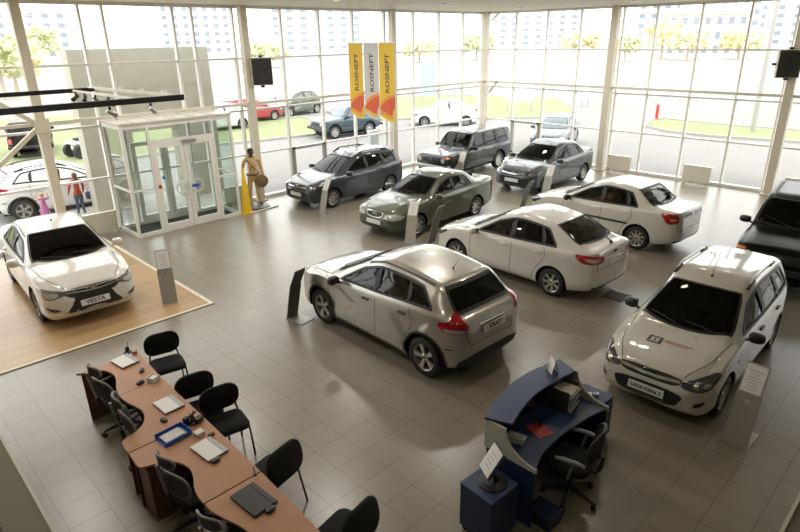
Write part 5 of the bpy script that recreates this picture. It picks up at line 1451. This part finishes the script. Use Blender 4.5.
o = MB().bb((-.05, -.045, 0), (.05, .045, .045)).build('note_box', 'plastic_white', bevel=.004); o.location = (2.19, 5.53, TZ); o.rotation_euler = (0, 0, .1); tag(o, 'small white note box in front of the desk organizer', 'note box')
o = MB().bb((-.03, -.03, 0), (.03, .03, .04)).build('eraser_box', 'wood_desk', bevel=.004); o.location = (2.42, 7.93, TZ); tag(o, 'tiny wooden box behind the first white laptop', 'box')
o = MB().bb((-.035, -.02, 0), (.035, .02, .03)).build('small_stapler', 'wood_dark', bevel=.004); o.location = (2.28, 5.42, TZ); tag(o, 'small brown stapler behind the third desk laptop', 'stapler')
o = MB().cyl((0, 0, 0), (0, .02, .09), .006).build('desk_antenna', 'black_plastic'); o.location = (2.28, 4.50, TZ); tag(o, 'thin black upright stick on the seam of the nearest desks', 'stick')
MB().lathe([(.02, 0), (.02, .008), (0, .01)], n=12).build('foot', 'black_plastic', o)
# blue tray with magazines
t = thing('paper_tray', 'blue plastic tray filled with magazines on the second desk', 'tray', (1.97, 5.70, TZ), R(4))
MB().bb((-.16, -.115, 0), (.16, .115, .008)).bb((-.16, .107, 0), (.16, .115, .065)).bb((-.16, -.115, 0), (.16, -.107, .045)).bb((.152, -.115, 0), (.16, .115, .065)).build('tray_shell', 'blue_plastic', t, bevel=.002)
cols = ['paper', 'magazine', 'paper_grey', 'yellow', 'paper']
for i, (dx, dy, a) in enumerate(((0, 0, 0), (-.01, .0, .06), (.01, -.005, -.05), (-.012, .0, .09), (-.015, -.004, .03))):
    mt = mat('cover_%d' % i, [(.5, .5, .45), (.35, .25, .12), (.25, .35, .25), (.55, .45, .2), (.6, .6, .6)][i], .45, noise=(25, .5))
    o = MB().bb((-.115, -.08, 0), (.115, .08, .006)).build('magazine', mt); o.location = (1.97+dx, 5.70+dy, TZ+.009+i*.0065); o.rotation_euler = (0, 0, R(4)+a); tag(o, ['buff', 'brown', 'green', 'ochre', 'pale grey'][i]+' covered magazine in the blue tray', 'magazine', 'magazines in the blue tray')

# ------------------------------------------------------------------ reception desk
t = thing('reception_desk', 'curved blue and grey reception desk', 'reception desk', (5.05, 2.9, 0)); ox, oy = 5.05, 2.9
def L2(P): return [(x-ox, y-oy) for x, y in P]
out = smooth_path([(4.29, 3.14), (4.68, 3.27), (5.10, 3.33), (5.5, 3.31), (5.92, 3.21)], 2); inn = smooth_path([(5.80, 2.92), (5.42, 2.98), (5.05, 3.00), (4.72, 2.95), (4.40, 2.86)], 2)
MB().prism(L2(out+inn), 1.07, 1.10).build('counter_top', 'blue_lam', t, bevel=.004)
inn2 = smooth_path([(5.80, 2.50), (5.55, 2.57), (5.05, 2.62), (4.6, 2.60), (4.32, 2.50)], 2); out2 = smooth_path([(4.36, 3.10), (4.7, 3.20), (5.1, 3.26), (5.5, 3.24), (5.86, 3.14)], 2)
MB().prism(L2(out2+inn2), .725, .75).build('worktop', 'blue_lam', t, bevel=.003)
# front panel follows the curve
P = out2; b = MB()
for i in range(len(P)-1):
    a, c = P[i], P[i+1]; b.add([(a[0]-ox, a[1]-oy, 0), (c[0]-ox, c[1]-oy, 0), (c[0]-ox, c[1]-oy, 1.07), (a[0]-ox, a[1]-oy, 1.07), (a[0]-ox, a[1]-.02-oy, 0), (c[0]-ox, c[1]-.02-oy, 0), (c[0]-ox, c[1]-.02-oy, 1.07), (a[0]-ox, a[1]-.02-oy, 1.07)], [(0, 1, 2, 3), (7, 6, 5, 4), (0, 4, 5, 1), (3, 2, 6, 7)])
b.build('front_panel', 'blue_dark', t)
def endp(x, ytop0, ytop1, ybot):
    prof = [(ytop1, 1.07), (ytop0, 1.07)]+[(ytop0-(ytop0-ybot)*u**1.6, 1.07-.30*math.sin(u*PI/2)**.8) for u in np.linspace(.1, 1, 8)]+[(ybot, .72), (ytop1, .72)]
    return prof
for x, y1, y0, yb in ((4.31, 3.14, 2.88, 2.48), (5.84, 3.20, 2.92, 2.48)):
    pr = endp(x, y0, y1, yb); b = MB().prism(pr, x-ox, x+.025-ox, fn=lambda a, z, c: (c, a-oy, z)); b.build('end_panel', 'grey_lam', t, bevel=.002)
    MB().bb((x-ox, yb+.02-oy, 0), (x+.025-ox, y1-.03-oy, .72)).build('side_panel', 'blue_dark', t)
b = MB()
for x in (4.307,):
    for y, z in ((3.08, 1.02), (2.94, 1.02), (2.9, .78), (2.6, .76)): b.cyl((x-.004-ox, y-oy, z), (x+.002-ox, y-oy, z), .010, n=10)
b.build('screw_cap', 'steel', t)
# shelf unit for papers under the counter (black outside, grey trays)
t = thing('letter_tray_stack', 'dark letter tray stack with grey trays under the reception counter', 'letter tray', (5.55, 2.92, .753), R(8))
MB().bb((-.15, -.12, 0), (-.14, .14, .27)).bb((.14, -.12, 0), (.15, .14, .27)).bb((-.15, .13, 0), (.15, .14, .27)).build('case', 'dark_plastic', t)
for i, z in enumerate((.01, .10, .19)): MB().bb((-.138, -.16, z), (.138, .125, z+.012)).bb((-.138, -.16, z), (.138, -.15, z+.03)).build('tray', 'grey_lam', t)
for i, z in enumerate((.022, .112, .202)):
    o = MB().bb((-.11, -.14, 0), (.11, .10, .008+i*.012)).build('paper_stack', 'paper_grey' if i < 2 else 'trim_light'); o.location = (5.55, 2.92, .754+z); o.rotation_euler = (0, 0, R(8)); tag(o, ['low paper stack in the bottom tray', 'paper stack in the middle tray', 'thick beige paper stack in the top tray'][i]+' of the reception letter trays', 'paper', 'paper stacks in the letter trays')
o = MB().bb((-.10, -.13, 0), (.10, .13, .004)).build('brochure', mat('brochure_red', (.42, .05, .06), .4, noise=(14, .9))); o.location = (4.93, 2.84, .751); o.rotation_euler = (0, 0, R(-20)); tag(o, 'red brochure lying on the blue reception worktop', 'brochure')
o = MB().bb((-.06, -.02, 0), (.06, .02, .02)).build('hole_punch', 'black_plastic', bevel=.005); o.location = (5.03, 2.90, .756); o.rotation_euler = (0, 0, .5); tag(o, 'small black stapler lying on the red brochure', 'stapler')
t = thing('desk_phone', 'grey beige desk phone under the left end of the reception counter', 'phone', (4.60, 2.93, .752), R(15)); MB().bb((-.08, -.10, 0), (.08, .10, .04)).build('base', 'grey_lam', t, bevel=.01); MB().bb((-.07, -.10, .045), (-.02, .10, .075)).build('handset', 'grey_lam', t, bevel=.01)
b = MB()
for i in range(4):
    for j in range(3): b.bb((.0+j*.022, -.06+i*.024, .04), (.014+j*.022, -.045+i*.024, .045))
b.build('keypad', 'paper', t)
for i, (x, y) in enumerate(((5.12, 3.10), (5.2, 3.12))):
    o = MB().lathe([(.03, 0), (.03, .10), (.026, .10), (.026, .01), (0, .01)], n=12).build('pen_cup', 'wood_dark' if i else 'black_plastic'); o.location = (x, y, .752); tag(o, ['black pen cup under the middle of the reception counter', 'brown pen cup under the reception counter, beside the black one'][i], 'pen cup')
    MB().cyl((0, 0, .02), (.02, .0, .16), .004, n=6).cyl((0, 0, .02), (-.01, .02, .17), .004, n=6).build('pen', 'yellow', o)
# sign holders on the counter
t = thing('table_sign', 'white folded sign holder standing on the reception counter', 'sign', (5.60, 3.12, 1.10), R(55)); b = MB(); b.box((.0, -.025, .085), (.15, .004, .18), Matrix.Rotation(R(-14), 3, 'X')); b.box((0, .025, .085), (.15, .004, .18), Matrix.Rotation(R(14), 3, 'X')); b.build('sheet', 'paper', t)
o = MB().box((0, 0, .06), (.07, .004, .12), Matrix.Rotation(R(-10), 3, 'X')).build('name_card', 'paper_grey'); o.location = (5.58, 3.23, 1.10); o.rotation_euler = (0, 0, R(30)); tag(o, 'small blue-grey card behind the white sign on the reception counter', 'card')
# drawer pedestals
def pedestal(x, y, rz, w, d, h, label, side):
    t = thing('drawer_cabinet', label, 'drawer cabinet', (x, y, 0), rz, 'blue drawer cabinets'); 
    MB().bb((-w/2, -d/2, .06), (w/2, d/2, h)).build('body', 'blue_dark', t, bevel=.004); MB().bb((-w/2-.005, -d/2-.005, h), (w/2+.005, d/2+.005, h+.022)).build('top', 'blue_lam', t, bevel=.003)
    for i in range(3):
        z0 = .08+i*(h-.1)/3; z1 = z0+(h-.1)/3-.012
        dr = MB().bb((w/2, -d/2+.01, z0), (w/2+.016, d/2-.01, z1)).build('drawer', 'blue_lam', t, bevel=.002)
        MB().tube([(w/2+.016, -.05, (z0+z1)/2), (w/2+.04, -.045, (z0+z1)/2), (w/2+.04, .045, (z0+z1)/2), (w/2+.016, .05, (z0+z1)/2)], .006, 6).build('handle', 'steel', dr)
    for sx in (-1, 1):
        for sy in (-1, 1): MB().cyl((sx*w*.4, sy*d*.4-.012, .03), (sx*w*.4, sy*d*.4+.012, .03), .03, n=10).cyl((sx*w*.4, sy*d*.4, .03), (sx*w*.4, sy*d*.4, .06), .01).build('caster', 'rubber', t)
pedestal(3.99, 2.82, R(-3), .42, .42, .585, 'blue drawer cabinet at the left end of the reception desk, carrying the display stand', 1)
pedestal(6.12, 2.85, R(-90), .40, .42, .60, 'blue drawer cabinet at the right end of the reception desk, with papers on top', 1)
o = MB().bb((-.09, -.12, 0), (.09, .12, .012)).build('paper_pile', 'paper'); o.location = (6.05, 2.93, .624); o.rotation_euler = (0, 0, .5); tag(o, 'white papers on the right blue drawer cabinet', 'paper')
o = MB().bb((-.05, -.03, 0), (.05, .03, .02)).build('blue_booklet', 'blue_sticker'); o.location = (6.0, 2.97, .638); o.rotation_euler = (0, 0, .9); tag(o, 'small blue booklet on the white papers', 'booklet')
o = MB().lathe([(.03, 0), (.035, .04), (.03, .045), (0, .03)], n=14).build('clip_dish', 'steel'); o.location = (6.17, 2.80, .624); tag(o, 'small shiny clip dish on the right blue drawer cabinet', 'dish')
# A4 display stand on the left pedestal
t = thing('display_stand', 'black round-footed display stand with a tilted white sheet on the left blue cabinet', 'display stand', (4.02, 2.80, .609), R(150))
MB().lathe([(.15, 0), (.15, .012), (.13, .02), (0, .022)], n=28).build('foot', 'black_plastic', t)
MB().tube([(-.04, 0, .015), (.0, 0, .12), (.05, 0, .25)], [.03, .022, .016], 8).box((.02, 0, .28), (.02, .235, .32), Matrix.Rotation(R(-32), 3, 'Y')).build('holder', 'black_plastic', t)
MB().box((.034, 0, .29), (.004, .21, .297), Matrix.Rotation(R(-32), 3, 'Y')).build('sheet', 'paper', t)
mm = Matrix.Rotation(R(-32), 3, 'Y'); b = MB()
for i in range(4): b.box(Vector((.0375, 0, .29))+mm @ Vector((0, .0, .07-.045*i)), (.001, .12-.02*(i % 2), .012), mm)
b.build('print', 'paper_grey', t)
# computer case and blue waste bin under the desk
o = MB().bb((-.09, -.2, 0), (.09, .2, .42)).build('computer_case', 'grey_lam', bevel=.01); o.location = (4.47, 2.86, .0); tag(o, 'grey computer case under the left end of the reception desk', 'computer')
o = MB().bb((-.13, -.15, 0), (.13, .15, .16)).build('storage_box', 'blue_dark', bevel=.01); o.location = (4.52, 2.46, 0); tag(o, 'low dark blue box on the floor beneath the reception desk end', 'box')

# ------------------------------------------------------------------ info stands by the cars
def info_stand(kind):
    t = thing('info_stand', '', 'info stand', group='metal information stands beside the cars')
    w = .145
    MB().bb((-.42, -w-.01, 0), (.02, w+.01, .012)).build('foot_plate', 'steel_brushed', t, bevel=.003)
    def pan(p, q, ww, th=.012): 
        b = MB(); p, q = Vector(p), Vector(q); d = (q-p).normalized(); n = Vector((d.z, 0, -d.x)); 
        vs = [p+n*s*th/2+Vector((0, y*ww, 0)) for s in (1, -1) for y in (-1, 1)]+[q+n*s*th/2+Vector((0, y*ww, 0)) for s in (1, -1) for y in (-1, 1)]
        return b.add(vs, [(0, 1, 5, 4), (3, 2, 6, 7), (1, 3, 7, 5), (2, 0, 4, 6), (4, 5, 7, 6), (1, 0, 2, 3)])
    lo, mi, hi = Vector((0, 0, .012)), Vector((-.16, 0, .68)), Vector((-.33, 0, 1.03))
    pan(lo, mi, w).build('panel', 'steel_brushed', t, bevel=.002)
    mi2 = mi+Vector((.012, 0, 0)); pan(mi2, hi+Vector((.012, 0, 0)), w-.012).build('sheet_holder', 'steel_brushed', t, bevel=.002)
    b = pan(lo+Vector((-.009, 0, .0)), mi+Vector((-.009, 0, 0)), w-.004, .004); b.build('back_cover', 'stand_back', t)
    b = pan(mi+Vector((-.004, 0, .0)), hi+Vector((.002, 0, 0)), w-.016, .004); b.build('back_cover', 'stand_back', t)
    d = (hi-mi).normalized(); n = Vector((d.z, 0, -d.x)); p = mi2+d*.02+n*.009; q = hi+Vector((.012, 0, 0))-d*.02+n*.009
    sh = pan(p, q, w-.03, .002).build('sheet', 'paper', t)
    b = MB()
    for i in range(7):
        c = p.lerp(q, .12+.11*i)+n*.002; b.box(c, (.001, .16-.03*(i % 3), .010), frame((0, 0, 0), n, (0, 1, 0)).to_3x3())
    b.build('print', 'paper_grey', sh)
    c = lo.lerp(mi, .86)+Vector((.0075, 0, 0)); MB().lathe([(.028, 0), (.028, .002), (0, .002)], c, n, 18).build('emblem', 'chrome', t)
    return t
st = info_stand(0); st.location = (4.16, 10.84, .012); st.rotation_euler = (0, 0, R(-110)); st['label'] = 'brushed metal info stand on the wooden podium beside the white sedan'
dup(st, (5.52, 8.60, 0), R(100), 'metal info stand showing its dark back, in front of the silver crossover')
dup(st, (10.06, 9.93, 0), R(-160), 'metal info stand beside the front wheel of the olive green sedan')
dup(st, (10.45, 9.55, 0), R(95), 'metal info stand with dark back in front of the white liftback')
dup(st, (14.2, 9.42, 0), R(92), 'metal info stand with dark back in front of the white sedan with black side moulding')
dup(st, (10.17, 13.72, 0), R(178), 'metal info stand beside the front wheel of the dark station wagon')
dup(st, (16.1, 13.42, 0), R(182), 'metal info stand beside the dark grey long off-road car')
dup(st, (16.2, 9.88, 0), R(178), 'metal info stand beside the dark blue-grey sedan')
dup(st, (7.30, 1.42, 0), R(179), 'metal info stand beside the white station wagon at the right')

# ------------------------------------------------------------------ floor vent
t = thing('floor_hatch', 'dark square hatch in the floor right of the white liftback', 'floor hatch', (10.57, 4.64, .0), 0); MB().bb((-.22, -.22, 0), (.22, .22, .006)).build('frame', 'vent_grey', t)
b = MB()
for i in range(6): b.bb((-.19, -.17+i*.06, .006), (.19, -.145+i*.06, .010))
b.build('grating', 'vent_grey', t)

# ------------------------------------------------------------------ banners
bt = None
for i, (yc, colr, lab) in enumerate(((10.53, 'banner_yellow', 'yellow hanging banner on the left, with an orange wave and upright lettering'), (10.02, 'banner_white', 'pale grey hanging banner in the middle, with an orange wave and upright lettering'), (9.53, 'banner_yellow', 'yellow hanging banner on the right, with an orange wave and upright lettering'))):
    t = thing('hanging_banner', lab, 'banner', (9.0, yc, 3.25), 0, 'hanging lettered banners'); w = .235
    b = MB(); n = 14; bot = []
    for k in range(n+1):
        u = k/n; y = w-2*w*u; bot.append((y, -.07+.11*(1-u)**2+.0*u))
    vs = [(0.003, y, z) for y, z in bot]+[(.003, y, 1.55) for y, z in bot]; vs += [(-.003, v[1], v[2]) for v in vs]; m = n+1
    fs = [(k, k+1, m+k+1, m+k) for k in range(n)]+[(2*m+m+k, 2*m+m+k+1, 2*m+k+1, 2*m+k) for k in range(n)]
    fs += [(m+k, m+k+1, 3*m+k+1, 3*m+k) for k in range(n)]+[(2*m+k, 2*m+k+1, k+1, k) for k in range(n)]+[(0, m, 3*m, 2*m), (m-1, 3*m-1, 4*m-1, 2*m-1)]
    b.add(vs, fs); b.build('cloth', colr, t, smooth=0)
    def shp(nm, mt, P, xo): MB().prism([(w-2*w*u, z) for u, z in P], -xo, xo, fn=lambda a, z, c: (c, a, z)).build(nm, mt, t, smooth=0)
    shp('wave_light', 'banner_mid' if colr != 'banner_white' else 'banner_mid', [(0, .30), (.25, .40), (.55, .47), (1, .52), (1, .46), (.7, .43), (.4, .36), (.15, .26), (0, .2)], .0045)
    shp('wave_orange', 'banner_orange', [(0, .20), (.15, .27), (.4, .36), (.7, .43), (1, .46), (1, .24), (.88, .16), (.82, .06), (.6, .08), (.3, .13), (0, .17)], .0055)
    shp('wave_yellow', 'yellow' if colr == 'banner_white' else 'banner_mid', [(0, .16), (.3, .12), (.6, .07), (.82, .05), (.86, .0), (.7, -.0), (.5, .02), (.2, .07), (0, .1)], .0045)
    text_part('ROSNEFT', 'lettering', .17, 'banner_text', t, frame((-.0045, -.02, .93), (0, 0, 1), (0, 1, 0)), .001, 1.12, .004)
    text_part('------------', 'small_lettering', .05, 'banner_text', t, frame((-.0045, .10, .95), (0, 0, 1), (0, 1, 0)), .0005)
    MB().bb((-.012, -w-.01, 1.54), (.012, w+.01, 1.565)).build('hanging_rod', 'steel', t)
    b = MB()
    for s in (-1, 1): b.cyl((0, s*.2, 1.56), (0, s*.2, ZC-3.25), .003, n=5)
    b.build('hanging_wire', 'steel', t)
# ------------------------------------------------------------------ cars parked outside
OG = 'cars parked outside the windows'
def ocar(kind, pt, label, x, y, hd, scale=1.0, rails=0):
    if kind == 'xray':
        sp = xray_spec(); sp['plates'] = []
    else:
        sp = fam(kind); sp['handle_mat'] = pt; sp['mirror_mat'] = pt; sp['plates'] = []
    sp['wipers'] = 0; sp.pop('antenna', None)
    if rails: sp['rails'] = (2.0, 3.4, 'trim_black')
    t, c = build_car('parked_car', sp, label, 'car', x, y, hd, pt, OG, 0, ZG+.0)
    t.scale = (scale,)*3
    return t
ocar('xray', 'paint_plainwhite', 'large white parked car with roof rails, close outside the left glass wall', 5.2, 20.9, -2, 1.0, 1)
def lift(t, dz): t.location.z += dz; return t
lift(ocar('liftback', 'paint_plainwhite', 'white parked car outside, seen past the right side of the entrance lobby', 17.2, 33.0, 176), .06)
lift(ocar('wagon', 'paint_red', 'red parked hatchback outside on the far edge of the lawn', 20.7, 34.9, -2), .06)
lift(ocar('xray', 'paint_dkgreen', 'dark green parked off-roader outside, behind the blue one', 24.9, 36.0, 190, 1.05), .0)
niva(3, 'paint_blue', 'blue-grey boxy off-roader parked outside under the banners', 21.0, 25.7, 172, OG, 0, 'steel', ZG)
ocar('sedan', 'paint_plainwhite', 'white parked sedan outside behind the dark grey off-road car', 27.6, 24.2, 135, 1.0)
niva(3, 'paint_black', 'black boxy off-roader standing on the lawn outside, its tail to the hall', 7.4, 33.0, 72, OG, 0, 'steel', ZG+.06)
ocar('sedan', 'paint_blue', 'blue-grey sedan parked outside behind the dark blue-grey showroom sedan', 25.3, 15.1, -160)
# small quad bike on the lawn
t = thing('quad_bike', 'black and white quad bike parked on the lawn beside the jeep', 'quad bike', (8.9, 29.9, ZG+.06), R(10))
for sx in (.6, -.6):
    for sy in (.45, -.45): MB().lathe([(.12, -.1), (.27, -.12), (.30, -.07), (.30, .07), (.27, .12), (.12, .1), (0, .08)], (sx, sy, .30), (0, 1 if sy > 0 else -1, 0), 18).build('wheel', 'rubber', t)
MB().tube([(-.7, 0, .45), (-.2, 0, .55), (.3, 0, .60), (.75, 0, .50)], [.14, .2, .2, .14], 10).box((.62, 0, .68), (.45, .9, .05)).box((-.6, 0, .68), (.5, .9, .05)).build('body', 'paint_plainwhite', t, bevel=.02)
MB().pad(.7, .3, .14, .08, (-.2, 0, .82)).build('saddle', 'black_plastic', t)
MB().tube([(.35, -.38, .98), (.40, -.1, .95), (.40, .1, .95), (.35, .38, .98)], .018, 7).cyl((.4, 0, .6), (.4, 0, .95), .025).build('handlebar', 'black_metal', t)
